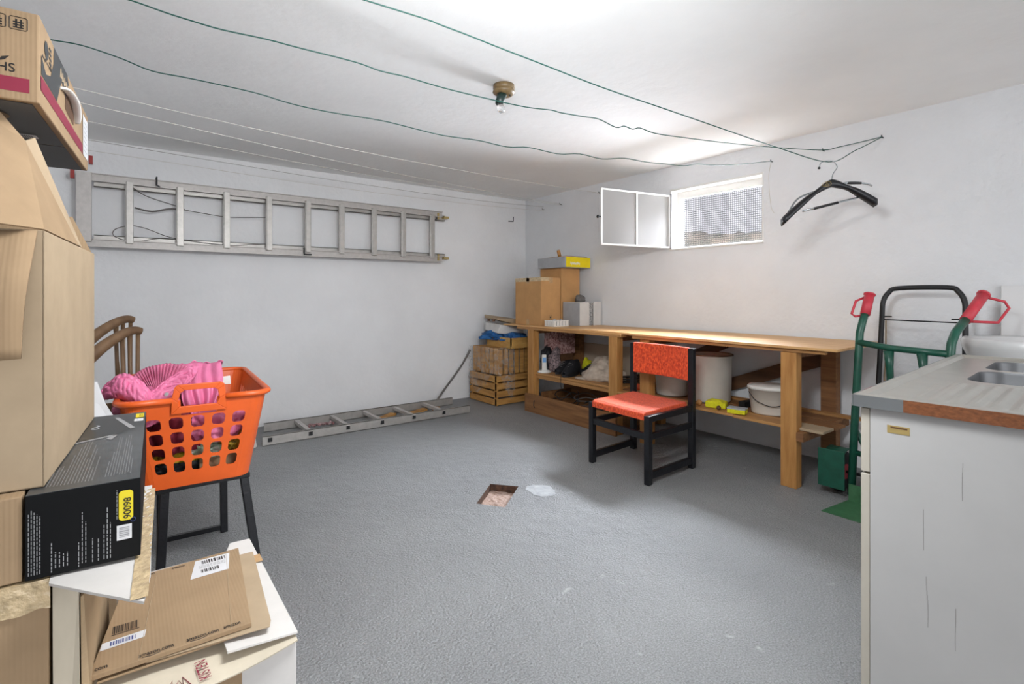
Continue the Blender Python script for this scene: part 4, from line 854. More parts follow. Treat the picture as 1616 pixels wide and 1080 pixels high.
LBX, LBY, LBZ, LBR = .24, 2.735, .448, math.radians(-2.5)
lb = thing('laundry_basket', 'orange plastic laundry basket with square holes, on the black stool', 'laundry basket', (LBX, LBY, LBZ), LBR)
hb, ht_ = (.19, .345), (.248, .405); HB = .35; RC = .055
def bp(side, s, v):   # side 0 front(-y) 1 right 2 back 3 left; s -1..1 along the straight part
    a = hb[0]+(ht_[0]-hb[0])*v; c = hb[1]+(ht_[1]-hb[1])*v; r = RC; z = HB*v
    if side == 0: return Vector((s*(a-r), -c, z))
    if side == 1: return Vector((a, s*(c-r), z))
    if side == 2: return Vector((-s*(a-r), c, z))
    return Vector((-a, -s*(c-r), z))
def wallgrid(b, side, cols, hv, hole_u=.6, skip=None):
    us = [-1+2*i/cols for i in range(cols+1)]
    vs = [0]+hv
    def cell(u0, u1, v0, v1, hole):
        if not hole: b.face([bp(side, u0, v0), bp(side, u1, v0), bp(side, u1, v1), bp(side, u0, v1)]); return
        uc, vc = (u0+u1)/2, (v0+v1)/2; hu_, hvv = (u1-u0)/2*hole_u, (v1-v0)/2*.8; I = []; O = []; e = .35
        for k in range(16):
            a = 2*PI*(k+.5)/16-PI; cx_, sy_ = math.cos(a), math.sin(a); m_ = max(abs(cx_), abs(sy_)); sx, sy = cx_/m_, sy_/m_
            O.append((uc+(u1-u0)/2*sx, vc+(v1-v0)/2*sy)); q = (abs(cx_)**4+abs(sy_)**4)**.25; I.append((uc+hu_*cx_/q, vc+hvv*sy_/q))
        for k in range(16):
            j = (k+1) % 16; b.face([bp(side, *I[k]), bp(side, *I[j]), bp(side, *O[j]), bp(side, *O[k])])
        for sx, sy in ((1, 1), (-1, 1), (-1, -1), (1, -1)):
            cand = sorted(range(16), key=lambda k: (O[k][0]-(uc+(u1-u0)/2*sx))**2/((u1-u0)**2)+(O[k][1]-(vc+(v1-v0)/2*sy))**2/((v1-v0)**2))[:2]
            b.face([bp(side, *O[cand[0]]), bp(side, *O[cand[1]]), bp(side, uc+(u1-u0)/2*sx, vc+(v1-v0)/2*sy)])
    for i in range(cols):
        for j in range(len(vs)-1):
            if skip and skip(i, j): continue
            cell(us[i], us[i+1], vs[j], vs[j+1], 1 <= j <= 4)
b = B(); HV = [.15, .318, .486, .654, .822, 1.0]
wallgrid(b, 0, 5, HV, .64, skip=lambda i, j: j == 5 and 1 <= i <= 3)
# top band beside / below the handle hole on the front
for (ua, ub_) in ((-.6, -.3), (.34, .6)): b.face([bp(0, ua, .822), bp(0, ub_, .822), bp(0, ub_, 1), bp(0, ua, 1)])
wallgrid(b, 2, 5, HV, .58); wallgrid(b, 1, 12, HV, .42); wallgrid(b, 3, 12, HV, .42)
for side in range(4):     # rounded corners
    def corner(u, v):
        p = bp(side, 1, v); q = bp((side+1) % 4, -1, v); a0 = [-PI/2, 0, PI/2, PI][side]
        cen = Vector((0, 0, 0)); a = hb[0]+(ht_[0]-hb[0])*v-RC; c = hb[1]+(ht_[1]-hb[1])*v-RC
        cx_, cy_ = [(a, -c), (a, c), (-a, c), (-a, -c)][side]
        t_ = a0+u*PI/2; return Vector((cx_+RC*math.cos(t_), cy_+RC*math.sin(t_), HB*v))
    b.grid(corner, 6, 6)
def per(v, n=6, ins=0):
    P = []; a = hb[0]+(ht_[0]-hb[0])*v-RC; c = hb[1]+(ht_[1]-hb[1])*v-RC
    for side in range(4):
        cx_, cy_ = [(a, -c), (a, c), (-a, c), (-a, -c)][side]; a0 = [-PI/2, 0, PI/2, PI][side]
        for i in range(n+1): P.append(Vector((cx_+(RC+ins)*math.cos(a0+i/n*PI/2), cy_+(RC+ins)*math.sin(a0+i/n*PI/2), HB*v)))
    return P
b.face(per(0)); bmesh.ops.remove_doubles(b.m, verts=b.m.verts[:], dist=.0008)
obj('basket_body', b, M['orange'], lb, local=True, solid=.004)
# rim flange: open at the handle
P = per(1, 6, .008); PP = P[0:]+[]
ring = []
for p in P: ring.append(p)
a_f = ht_[0]-RC
# path starts right of the handle, runs round the basket and ends left of it
path = [Vector((.095, -ht_[1]-.008, HB))]+P[0:7]+P[7:14]+P[14:21]+P[21:28]+[Vector((-.085, -ht_[1]-.008, HB))]
obj('rim', B().tube(path, .013, 10, flat=.9), M['orange'], lb, local=True, smooth=True)
# handle panel at the front: trapezoid with rounded hole
b = B(); yh = -ht_[1]-.010
def hp(x, z): 
    v = z/HB; c = hb[1]+(ht_[1]-hb[1])*min(v, 1); return Vector((x, -c-.009-max(0, z-HB)*.1, z))
O = [(-.088, .298), (-.086, .36), (-.078, .40), (-.068, .41), (.078, .41), (.09, .40), (.094, .36), (.098, .298)]
I = [(-.062, .325), (-.066, .345), (-.058, .378), (-.045, .388), (.055, .388), (.066, .38), (.072, .345), (.062, .325)]
for k in range(8):
    j = (k+1) % 8; b.face([hp(*O[k]), hp(*O[j]), hp(*I[j]), hp(*I[k])])
obj('handle', b, M['orange'], lb, local=True, solid=.010, bevel=.002)

# things in the basket (world coordinates)
def cloth(name, label, c, size, seed, m, amp=.3, rot=0, freq=3): return tag(rehome(obj(name, B().lump(c, size, seed, amp, freq, .4, 5, rot), M[m], smooth=True), c), label, 'clothing')
cloth('dark_red_garment', 'dark red garment low in the left of the orange basket', (.13, 2.53, .57), (.085, .10, .13), 41, 'red_cloth')
cloth('black_garment', 'black garment in the lower left corner of the orange basket', (.13, 2.50, .456), (.09, .08, .055), 42, 'black_cloth')
cloth('yellow_garment', 'yellow patterned garment at the left of the orange basket', (.15, 2.53, .525), (.10, .08, .045), 43, 'yellow_cloth')
cloth('green_garment', 'white and green patterned garment mid basket', (.27, 2.52, .53), (.06, .08, .05), 44, 'green_cloth')
cloth('yellow_garment', 'yellow patterned garment at the right of the orange basket', (.375, 2.55, .535), (.055, .10, .055), 45, 'yellow_cloth')
cloth('black_garment', 'black crumpled garment high in the basket behind the second column of holes', (.21, 2.56, .64), (.06, .08, .09), 47, 'black_cloth')
tag(obj('small_carton', B().box(.24, .40, 2.47, 2.64, .455, .525), M['card'], bevel=.002), 'small brown carton on the bottom of the orange basket at the right', 'box')
cloth('garment_pile', 'dark mixed laundry filling the back of the orange basket', (.25, 2.86, .456), (.16, .2, .20), 46, 'red_cloth')

# pink quilted jacket: body over the left rim, gathered waistband standing at the right
jk = thing('pink_jacket', 'pink quilted jacket bundled on top of the orange laundry basket', 'jacket', (.22, 2.62, .72))
def quilt(fn, name, m='pink', nu=80, nv=60, amp=.007, nseam=7):
    def f(u, v):
        p = fn(u, v); q = Vector((u*6, v*7, nseam)); k = abs(math.sin(v*PI*nseam))**.5*amp*1.2+amp*3.2*(.5-abs(noise.noise(q)))+amp*1.8*(.4-abs(noise.noise(q*2.3))); p.z += k*.8; p.y -= k; return p
    return obj(name, B().grid(f, nu, nv), M[m], jk, smooth=True, solid=.006)
def bez(P, t):
    P = [Vector(p) for p in P]
    while len(P) > 1: P = [a.lerp(c, t) for a, c in zip(P, P[1:])]
    return P[0]
# main body: a long fold running from the left rim to the middle
def body(u, v):
    x = -.045+.25*u; env = math.sin(PI*min(1, .05+u*.98))**.5
    a = PI*(v*1.15-.1); h = .74+.115*(.3+.7*u)*max(-.4, math.sin(a))*1.0; y = 2.60-.13*math.cos(a)*env
    p = Vector((x, y, h)); p.z += .02*noise.noise(Vector((u*5, v*4, 3))); 
    if u < .25: p.z -= .03*(1-u/.25)
    return p
quilt(body, 'jacket_body', nseam=5, amp=.008)
def slv(u, v):
    c = bez([(-.085, 2.50, .80), (-.03, 2.48, .86), (.03, 2.44, .85), (.10, 2.44, .72)], u); r = .006+.042*math.sin(PI*min(1, u*.8+.02)); a = 2*PI*v
    return c+Vector((.2*r*math.cos(a), r*math.cos(a)*.9, r*math.sin(a)*1.05))
quilt(slv, 'sleeve', nseam=3, amp=.0075)
def slv2(u, v):
    c = bez([(.07, 2.42, .70), (.10, 2.42, .80), (.15, 2.44, .83), (.20, 2.50, .87)], u); r = .036+.022*math.sin(PI*u); a = 2*PI*v
    return c+Vector((r*math.cos(a), .5*r*math.sin(a), .5*r*math.sin(a+.6)))
quilt(slv2, 'sleeve', 'pink', nseam=3, amp=.007)
def collar(u, v):      # fan of fine pleats rising to a peak
    a = math.radians(158-100*u); r = .04+(.085+.065*u)*v; c = Vector((.105, 2.52, .768)); p = c+Vector((r*math.cos(a)*.95, .03*math.sin(u*5), r*math.sin(a)*.78+.02*v))
    p.y += .0035*math.sin(u*150)+.012*noise.noise(Vector((u*5, v*3, 1))); p.z += .0015*math.sin(u*150)-.02*abs(noise.noise(Vector((u*4, 2, 1)))); return p
obj('pleated_collar', B().grid(collar, 260, 12), M['pink_dark'], jk, smooth=True, solid=.004, label='darker pink finely pleated lining')
def skirt(u, v):       # hem hanging into the basket at the right of the peak
    x = .165+.165*u; top = Vector((x+.008, 2.58+.02*math.sin(u*4), .905-.004*math.cos(u*9))); bot = Vector((.20+.10*u, 2.47, .66)); p = top.lerp(bot, v)
    p.y += .012*math.sin(u*26+2*v)*(.4+v); p.x += .006*math.sin(v*9+u*5); p.y -= .04*math.sin(PI*v); return p
obj('gathered_hem', B().grid(skirt, 90, 30), M['pink'], jk, smooth=True, solid=.004)
def skirt2(u, v):
    x = .165+.165*u; top = Vector((x+.01, 2.585+.02*math.sin(u*4), .903-.004*math.cos(u*9))); bot = Vector((.17+.16*u, 2.78, .74)); p = top.lerp(bot, v)
    p.z += .008*math.sin(u*22+2*v)+.02*math.sin(PI*v); return p
obj('gathered_hem', B().grid(skirt2, 70, 24), M['pink'], jk, smooth=True, solid=.004)
obj('jacket_lining', B().lump((.30, 2.50, .60), (.11, .075, .09), 51, .3, 3, .4, 5), M['pink'], jk, smooth=True)
obj('jacket_button', B().lathe([(0, 0), (.008, 0), (.008, .003), (0, .004)], (.125, 2.405, .812), axis=(-.2, -.9, .4), n=14), M['grey_text'], jk)
tag(obj('white_label_tag', B().hexa([(.34, 2.60, .80), (.375, 2.60, .80), (.375, 2.605, .80), (.34, 2.605, .80), (.34, 2.60, .835), (.372, 2.60, .838), (.372, 2.605, .838), (.34, 2.605, .835)]), M['white_plastic'], bevel=.002), 'small white tag showing above the right end of the basket handle', 'tag')

# ------------------------------------------------------------------ wooden chairs behind
def wood_chair(dx, dy, dz, label):
    t = thing('wooden_chair', label, 'chair', (-.12+dx, 3.42+dy, 0), 0, 'stacked wooden chairs with curved top rails')
    def q(x, y, z): return (x+dx, y+dy, z+dz)
    rail = [q(.062, 3.40, 1.005), q(.03, 3.385, 1.012), q(-.02, 3.35, .995), q(-.09, 3.30, .945), q(-.15, 3.26, .885), q(-.20, 3.26, .83), q(-.27, 3.30, .78)]
    obj('top_rail', B().tube(rail, [.019, .036], 12, flat=1.0, smooth=5), M['chair_wood'], t, smooth=True)
    for (x, y, z, x2) in ((.048, 3.40, 1.0, .045), (.012, 3.375, 1.0, .02), (-.02, 3.36, .985, -.005)):
        obj('spindle', B().tube([q(x, y, z), q(x2, y+.01, .45)], .010, 8), M['chair_wood'], t, smooth=True)
    for (x, y, x2) in ((.05, 3.41, .06), (-.25, 3.30, -.3), (.05, 3.80, .06), (-.35, 3.75, -.36)):
        obj('leg', B().tube([(x+dx, y+dy, .45+dz), (x2+dx, y+dy, 0)], .016, 8), M['chair_wood'], t, smooth=True)
    obj('seat', B().prism([q(.07, 3.38, .44), q(-.30, 3.28, .44), q(-.38, 3.78, .44), q(.07, 3.84, .44)], (0, 0, .025)), M['chair_wood'], t, bevel=.006)
    obj('thin_rod', B().tube([q(-.03, 3.37, .985), q(.0, 3.38, .7)], .004, 6).tube([q(-.008, 3.37, .985), q(-.015, 3.38, .7)], .004, 6), M['card_light'], t)
wood_chair(0, 0, 0, 'brown wooden chair with a curved top rail, the nearer of the pair behind the basket')
wood_chair(-.03, .30, .05, 'brown wooden chair with a curved top rail, the farther of the pair by the wall')

# tall open carton with papers behind the left stack
def open_carton(name, label, x0, x1, y0, y1, z0, z1, m, minn, t_=.005):
    t = thing(name, label, 'box', ((x0+x1)/2, (y0+y1)/2, z0)); b = B()
    b.box(x0, x0+t_, y0, y1, z0, z1); b.box(x1-t_, x1, y0, y1, z0, z1); b.box(x0, x1, y0, y0+t_, z0, z1); b.box(x0, x1, y1-t_, y1, z0, z1); b.box(x0, x1, y0, y1, z0, z0+t_)
    obj('carton_body', b, m, t); return t
oc = open_carton('open_carton', 'tall open brown carton with dark inside, between the left stack and the basket', -.50, -.018, 2.30, 2.80, 0, .735, M['card'], None)
obj('dark_sheet', B().box(-.49, -.06, 2.31, 2.79, .50, .505), M['dark'], oc)  # flat dark sheet across the inside of the carton
tag(obj('dark_contents', B().lump((-.26, 2.56, .505), (.17, .19, .09), 61, .3), M['black_cloth'], smooth=True), 'dark cloth lying in the tall open carton', 'cloth')
for i, (dx, dz) in enumerate(((0, 0), (.012, -.02))):
    b = B(); b.prism([(-.14+dx, 2.34, .62+dz), (-.03+dx, 2.36, .735+dz), (-.075+dx, 2.40, .82+dz), (-.10+dx, 2.43, .90+dz), (-.28+dx, 2.40, .80+dz)], (.001, -.002, .0015))
    tag(obj('paper_sheet', b, M['white_print']), ['white paper sheet standing in the tall open carton, the front one', 'white paper sheet standing in the tall open carton, behind the front one'][i], 'paper')

# ------------------------------------------------------------------ left foreground stack
# (1) open carton resting on the black box
CA = math.radians(-4.3)
oc = thing('open_carton', 'large open brown carton with flaps up, on the black box at the left edge', 'box', (-.116, 1.215, .862), CA)
w_, l_, h_ = .335, .60, .452; tt = .004
b = B(); b.box(-w_, 0, 0, l_, 0, .004); b.box(-tt, 0, 0, l_, 0, h_); b.box(-w_, -w_+tt, 0, l_, 0, h_); b.box(-w_, 0, 0, tt, 0, h_); b.box(-w_, 0, l_-tt, l_, 0, h_)
obj('carton_body', b, M['card_light'], oc, local=True, bevel=.0015)
def cf(name, f, nu=10, nv=10, m='card'): return obj(name, B().grid(f, nu, nv), M[m], oc, local=True, smooth=True, solid=.005)
# front flap folded down over the front face, slightly bowed
cf('carton_flap', lambda u, v: Vector((-.008-.012*v-(w_-.02)*u, -.006-.045*v-.02*math.sin(PI*v), h_-.002-.215*v-.004*math.sin(v*7+u*5))), 12, 12, 'card')
Wi = (Matrix.Translation(oc.location) @ oc.rotation_euler.to_matrix().to_4x4()).inverted()
def wp(p): return Wi @ Vector(p)
fA, fB, fC, fD = wp((-.093, 1.60, 1.318)), wp((-.168, 1.442, 1.517)), wp((-.252, 1.374, 1.63)), wp((-.20, 1.14, 1.318))
# side flap standing up and leaning outwards over the box
b = B(); b.face([fD, wp((-.118, 1.222, 1.316)), fA, fB, fC, wp((-.33, 1.25, 1.60))]); obj('carton_flap', b, M['card'], oc, local=True, solid=.004)
b = B(); f2 = wp((-.09, 1.64, 1.318)); b.face([fA, f2, wp((-.155, 1.46, 1.53)), fB]); obj('carton_flap', b, M['card_light'], oc, local=True, solid=.004)
b = B(); b.face([(-w_+.01, l_, h_), (-.005, l_, h_), (-.05, l_+.03, h_+.10), (-w_+.05, l_+.03, h_+.10)]); obj('carton_flap', b, M['card'], oc, local=True, solid=.004)

# (2) the printed carton with a handle, high on top
rx = thing('printed_carton', 'brown printed carton with red stripe and white handle, topmost at the left edge', 'box', (-.135, 1.341, 1.571), math.radians(-2.6))
rl, rw, rh = .78, .42, .172; tilt = .025/.77
def rp(x, y, z): return Vector((x, y, z+y*tilt))
b = B(); b.hexa([rp(-rw, 0, 0), rp(0, 0, 0), rp(0, rl, 0), rp(-rw, rl, 0), rp(-rw, 0, rh), rp(0, 0, rh), rp(0, rl, rh), rp(-rw, rl, rh)])
obj('carton_body', b, M['card'], rx, local=True, bevel=.003)
Rm = Matrix.Translation(rx.location) @ rx.rotation_euler.to_matrix().to_4x4()
def rW(p): return Rm @ Vector(p)
def rdir(v): return rx.rotation_euler.to_matrix() @ Vector(v)
# front face (towards the camera side, -y)
Fp = on_plane(rW(rp(-rw, 0, 0)), rdir((1, 0, 0)), (0, 0, 1))
b = B(); patch(b, Fp, 0, rw-.014, .016, .043); obj('red_stripe', b, M['print_red'], rx)
text('RoHS', Fp(rw-.086, .052, 0), rdir((1, 0, 0)), (0, 0, 1), .0235, M['ink'], rx, bold=.01, sx=.95)
b = B()      # leaf mark above the letters, and the two handling symbols
for s in (-1, 1):
    b.face([Fp(rw-.0575, .069), Fp(rw-.0575+s*.009, .073), Fp(rw-.0575+s*.016, .082), Fp(rw-.0575+s*.005, .078)])
b.face([Fp(rw-.059, .069), Fp(rw-.056, .069), Fp(rw-.055, .079), Fp(rw-.060, .077)])
for x in (rw-.042, rw-.072, rw-.102):
    P8 = [Fp(x+dx, .134+dy) for dx, dy in ((0, .002), (.002, 0), (.023, 0), (.025, .002), (.025, .022), (.023, .024), (.002, .024), (0, .022))]
    b.tube(P8, .0007, 4, closed=True)
    for k in range(3): patch(b, Fp, x+.005, x+.020, .137+.005*k, .1395+.005*k)
    patch(b, Fp, x+.008, x+.011, .137, .154); patch(b, Fp, x+.015, x+.0175, .137, .154)
obj('printed_symbols', b, M['ink'], rx)
# right face (+x)
Rp = on_plane(rW(rp(0, 0, 0)), rdir((0, 1, tilt)), (0, 0, 1))
b = B()
b.face([Rp(x, y, .0006) for x, y in ((.018, .062), (.02, .10), (.07, .078), (.12, .09), (.16, .13), (.165, .168), (.36, .168), (.40, .12), (.33, .10), (.27, .125), (.24, .10), (.20, .06))])
obj('charcoal_print', b, M['print_grey'], rx)
b = B(); patch(b, Rp, .012, rl-.13, .030, .058, .0008); obj('red_stripe', b, M['print_red'], rx)
b = B(); P8 = []
for k in range(20):
    a = 2*PI*k/20; P8.append(Rp(.075+.022*math.cos(a), .128+.018*math.sin(a), .0009))
b.face(P8)
rr2 = random.Random(4)
for k in range(9): patch(b, Rp, .03+.012*k, .036+.012*k, .099+.004*rr2.random(), .105+.006*rr2.random(), .0009)
for k in range(4): patch(b, Rp, .105, .13, .112+.010*k, .117+.010*k, .0009)
obj('printed_emblem', b, M['print_grey'], rx)
b = B()
for k in range(7): b.tube([Rp(.245+.028*k, .128-.002*k, .001), Rp(.252+.028*k, .150-.002*k, .001), Rp(.262+.028*k, .130, .001)], .0012, 4)
obj('printed_script', b, M['card_light'], rx)
obj('cut_out', B().face([Rp(x, y, .0010) for x, y in ((.315, .075), (.46, .068), (.47, .10), (.45, .115), (.33, .12))]) and (lambda bb: (bb.face([Rp(x, y, .0010) for x, y in ((.315, .075), (.46, .068), (.47, .10), (.45, .115), (.33, .12))]), bb)[1])(B()), M['dark_wood'], rx)
obj('carry_handle', B().tube([Rp(.25, .105, .001), Rp(.29, .112, .008), Rp(.38, .112, .012), Rp(.46, .098, .008), Rp(.50, .085, .001)], .010, 8, flat=.35, smooth=4), M['white_plastic'], rx, smooth=True, label='white carry handle')
b = B(); patch(b, Rp, rl-.12, rl-.008, .03, .15, .001); lbq = obj('shipping_label', b, M['white_print'], rx)
b = B(); rr2 = random.Random(8)
for k in range(7): word_lines(b, Rp, .045+.014*k, rl-.11, rl-.03, .004, rr2, .0014, vertical=False)
obj('label_print', b, M['grey_text'], lbq)
# underside, dark print
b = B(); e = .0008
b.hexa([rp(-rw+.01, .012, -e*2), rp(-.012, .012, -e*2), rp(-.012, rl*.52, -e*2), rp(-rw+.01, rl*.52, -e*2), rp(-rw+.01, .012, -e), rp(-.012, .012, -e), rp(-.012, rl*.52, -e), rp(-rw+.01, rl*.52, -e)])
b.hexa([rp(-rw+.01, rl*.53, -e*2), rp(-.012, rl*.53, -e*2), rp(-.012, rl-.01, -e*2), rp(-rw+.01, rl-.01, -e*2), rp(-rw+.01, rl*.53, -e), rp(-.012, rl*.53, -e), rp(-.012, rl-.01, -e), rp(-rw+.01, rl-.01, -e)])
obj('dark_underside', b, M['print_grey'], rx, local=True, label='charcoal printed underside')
b = B(); b.face([rp(-.12, .30, -.003), rp(-.05, .30, -.003), rp(-.05, .34, -.003), rp(-.12, .34, -.003)]); obj('barcode_label', b, M['white_print'], rx, local=True)
b = B()
for k in range(14): b.face([rp(-.113+.004*k, .306, -.0035), rp(-.111+.004*k, .306, -.0035), rp(-.111+.004*k, .334, -.0035), rp(-.113+.004*k, .334, -.0035)])
obj('barcode', b, M['ink'], rx, local=True)
b = B(); b.face([rp(-.115+.05*math.cos(a), .13+.05*math.sin(a), -.003) for a in [2*PI*k/20 for k in range(20)]]); obj('printed_emblem', b, M['card'], rx, local=True)
# tall carton out of frame that carries it
tcn = thing('tall_carton', 'tall brown carton at the far left that carries the printed carton', 'box', (-.72, 1.7, 0)); obj('carton_body', B().box(-.88, -.468, 1.35, 2.05, 0, 1.57), M['card'], tcn, bevel=.003)
rx.location.z += .0

# (3) black product box
bb = thing('black_box', 'black and grey printed product box marked 90098, lying in the left stack', 'box', (.0206, 1.174, .717), math.radians(-2.2))
bl_, bw_, bh_ = .655, .158, .1435
Bm = Matrix.Translation(bb.location) @ bb.rotation_euler.to_matrix().to_4x4()
def bd(v): return bb.rotation_euler.to_matrix() @ Vector(v)
obj('box_body', B().box(-bw_, 0, 0, bl_, 0, bh_), M['black_gloss'], bb, local=True, bevel=.0015)
tf = obj('grey_top_print', B().box(-bw_+.001, -.001, .001, bl_-.001, bh_, bh_+.0008), M['grey_gloss'], bb, local=True)
Fq = on_plane(Bm @ Vector((-bw_, 0, 0)), bd((1, 0, 0)), (0, 0, 1)); rr2 = random.Random(12)
b = B()
for k in range(5): word_lines(b, Fq, .004+.0036*k, .008, .118-.004*abs(k-1), .0018, rr2)
for k, h in enumerate((.058, .04, .038, .036, .036)): word_lines(b, Fq, .033+.0052*k, .012 if k else .006, h, .0022, rr2)
for k, h in enumerate((.048, .1, .082)): word_lines(b, Fq, .069+.0048*k, .010 if k else .005, h, .002, rr2)
for k, (x, h) in enumerate(((.088, .05), (.096, .048), (.104, .07), (.1085, .1), (.113, .072))): word_lines(b, Fq, x, .008, h, .0019, rr2)
obj('small_print', b, M['grey_text'], bb)
b = B(); n = 8; cxy = [(.1285, .118, 1), (.1455, .118, 1)]
pts = []
for (cx_, cy_, a0) in ((.1405, .119, 0), (.1325, .119, PI/2), (.1325, .077, PI), (.1405, .077, 3*PI/2)):
    for i in range(n+1): pts.append(Fq(cx_+.0065*math.cos(a0+PI/2*i/n), cy_+.0065*math.sin(a0+PI/2*i/n), .0008))
b.face(pts); ys = obj('yellow_sticker', b, M['yellow'], bb)
text('90098', Fq(.1437, .0735, .0006), bd((0, 0, 1)), bd((-1, 0, 0)), .0155, M['ink'], ys, depth=-.0008-.0004+.0012+.001, sx=1.0, bold=.012)
b = B(); patch(b, Fq, .123, .145, .036, .063, .0008); bs = obj('barcode_sticker', b, M['white_print'], bb)
b = B()
for y_, h_q in ((.041, .001), (.0438, .002), (.0475, .0012), (.0505, .0022), (.0545, .001), (.057, .0018)): patch(b, Fq, .1265, .1415, y_, y_+h_q, .0016)
obj('barcode', b, M['grey_text'], bs)
b = B(); word_lines(b, Fq, .1225, .075, .128, .0016, rr2); obj('small_print', b, M['grey_text'], bb)
b = B().tube([Fq(.147+.004*math.cos(a)*(1-.05*k*.3), .070+.004*math.sin(a), .001) for k, a in enumerate([.7*k for k in range(14)])], .0004, 4); obj('pen_scribble', b, M['blue_ink'], bb)
# grey top face: device picture, text columns, yellow sticker
Tq = on_plane(Bm @ Vector((-bw_, 0, bh_+.0008)), bd((1, 0, 0)), bd((0, 1, 0)))
b = B(); b.face([Tq(x, y) for x, y in ((.02, .34), (.02, .60), (.095, .60), (.135, .45), (.10, .385))]); obj('device_picture', b, mat('device_dark', '#2b2d2f', .3), tf)
b = B(); b.face([Tq(x, y, .001) for x, y in ((.088, .60), (.098, .60), (.138, .45), (.128, .44))]); b.face([Tq(x, y, .001) for x, y in ((.02, .335), (.02, .345), (.10, .395), (.103, .385))]); b.face([Tq(x, y, .001) for x, y in ((.085, .36), (.10, .395), (.105, .385), (.095, .34))]); obj('device_edge', b, M['grey_text'], tf)
b = B()
for k, (a, c) in enumerate(((.03, .12), (.03, .15), (.03, .16), (.03, .13), (.03, .24), (.03, .30), (.03, .34), (.03, .36), (.03, .35), (.03, .20), (.03, .31), (.03, .27), (.03, .12), (.03, .20))): word_lines(b, Tq, .022+.0048*k, a, c, .0018, rr2)
for k, (a, c) in enumerate(((.04, .15), (.04, .22), (.04, .36), (.04, .35), (.05, .18), (.04, .34), (.04, .37), (.04, .37), (.05, .26), (.04, .15))): word_lines(b, Tq, .103+.0042*k, a, c, .0016, rr2)
obj('small_print', b, M['grey_text'], tf)
b = B(); patch(b, Tq, .135, .153, .575, .632, .0008); obj('yellow_sticker', b, M['yellow'], tf)
b = B(); patch(b, Tq, .133, .153, .525, .56, .0008); obj('white_sticker', b, M['white_print'], tf)
b = B(); word_lines(b, Tq, .139, .53, .555, .001, rr2, .0012); word_lines(b, Tq, .143, .585, .62, .003, rr2, .0012); word_lines(b, Tq, .148, .585, .615, .002, rr2, .0012); obj('sticker_print', b, M['ink'], tf)
b = B().tube([Tq(.055+.008*math.sin(k*.9), .50+.022*math.cos(k*.45), .001) for k in range(12)], .0012, 4); obj('device_mark', b, M['grey_text'], tf)

# (4) brown cartons left of and under it
c1 = thing('brown_carton', 'brown carton left of the black box, only its end visible at the left edge', 'box', (-.36, 1.5, .717)); obj('carton_body', B().box(-.455, -.141, 1.185, 1.83, .717, .8605), M['card'], c1, bevel=.002)
c2 = thing('taped_carton', 'tall brown carton with crumpled tape at the bottom left corner', 'box', (-.34, 1.5, 0)); obj('carton_body', B().box(-.46, -.107, 1.185, 1.80, 0, .712), M['card'], c2, bevel=.003)
obj('tape', B().grid(lambda u, v: Vector((-.46+.355*u, 1.181-.003*abs(noise.noise(Vector((u*40, v*9, 0)))), .712-.05*v-.006*noise.noise(Vector((u*12, v, 5))))), 80, 8), M['clear_tape'], c2, smooth=True)
obj('tape', B().box(-.46, -.106, 1.18, 1.4, .7122, .7135), M['clear_tape'], c2)
# (5) flattened carton standing upright, its white flap lying under the black box
c3 = thing('standing_carton', 'cream carton standing on edge under the black box with its white flap spread out', 'box', (-.07, 1.45, 0))
b = B(); b.hexa([(-.10, 1.19, 0), (-.062, 1.165, 0), (-.062, 1.75, 0), (-.10, 1.75, 0), (-.103, 1.19, .695), (-.068, 1.185, .695), (-.068, 1.75, .695), (-.103, 1.75, .695)]); obj('carton_body', b, M['card_cream'], c3)
obj('folded_panel', B().hexa([(-.058, 1.17, 0), (-.028, 1.20, 0), (-.03, 1.75, 0), (-.058, 1.75, 0), (-.066, 1.195, .66), (-.062, 1.20, .66), (-.045, 1.75, .66), (-.06, 1.75, .66)]), M['card_in'], c3)
fl_o = obj('white_flap', B().prism([(-.105, 1.16, .709), (-.045, 1.088, .706), (.022, 1.012, .703), (.034, 1.10, .706), (.052, 1.60, .709), (-.105, 1.62, .709)], (0, 0, .0045)), M['card_white'], c3)
obj('tape', B().grid(lambda u, v: Vector((.004+.024*v+.03*u, 1.022+.55*u, .7085+.0035*u+.003*noise.noise(Vector((u*50, v*6, 2)))+.0015)), 60, 6), M['clear_tape'], fl_o, smooth=True)
# (6) white carton with flaps on the floor, front left
c4 = thing('white_carton', 'white floor carton with handwriting and spread flaps under the flat brown packages', 'box', (.12, 1.45, 0))
obj('carton_body', B().box(-.02, .30, 1.19, 1.72, 0, .44), M['card_white'], c4, bevel=.002)
obj('brown_patch', B().box(.143, .192, 1.1888, 1.19, .0, .437), M['card'], c4, label='brown tape strip down the front face')
rf = obj('side_flap', B().prism([(.302, 1.188, .452), (.30, 1.73, .452), (.245, 1.72, .458), (.16, 1.44, .466), (.165, 1.19, .463)], (0, 0, .004)), M['card_white'], c4)
obj('tape', B().box(.225, .303, 1.555, 1.60, .4605, .4615), M['tape'], c4)
ff = obj('front_flap', B().grid(lambda u, v: Vector((-.055+.355*u, 1.145+.035*u*u+(.155-.07*u)*v, .434+.16*((.035*u*u)+(.155-.07*u)*v)+.003*math.sin(u*7))), 16, 6), M['card_cream'], c4, solid=.003)
b = B(); rr2 = random.Random(21)
HW = [text('KISTEN', (.135, 1.168, .4435), (-.1, 1, .16), (-1, -.1, 0), .030, M['print_red'], ff, 'handwriting', sx=.55, bold=.004)]

b = B().tube([(.062+.006*k+.004*math.sin(k*2.2), 1.172+.022*(k % 2)+.004*math.sin(k*1.7), .4425+.16*.022*(k % 2)) for k in range(7)], .0009, 4)
obj('handwriting', b, M['print_red'], ff)
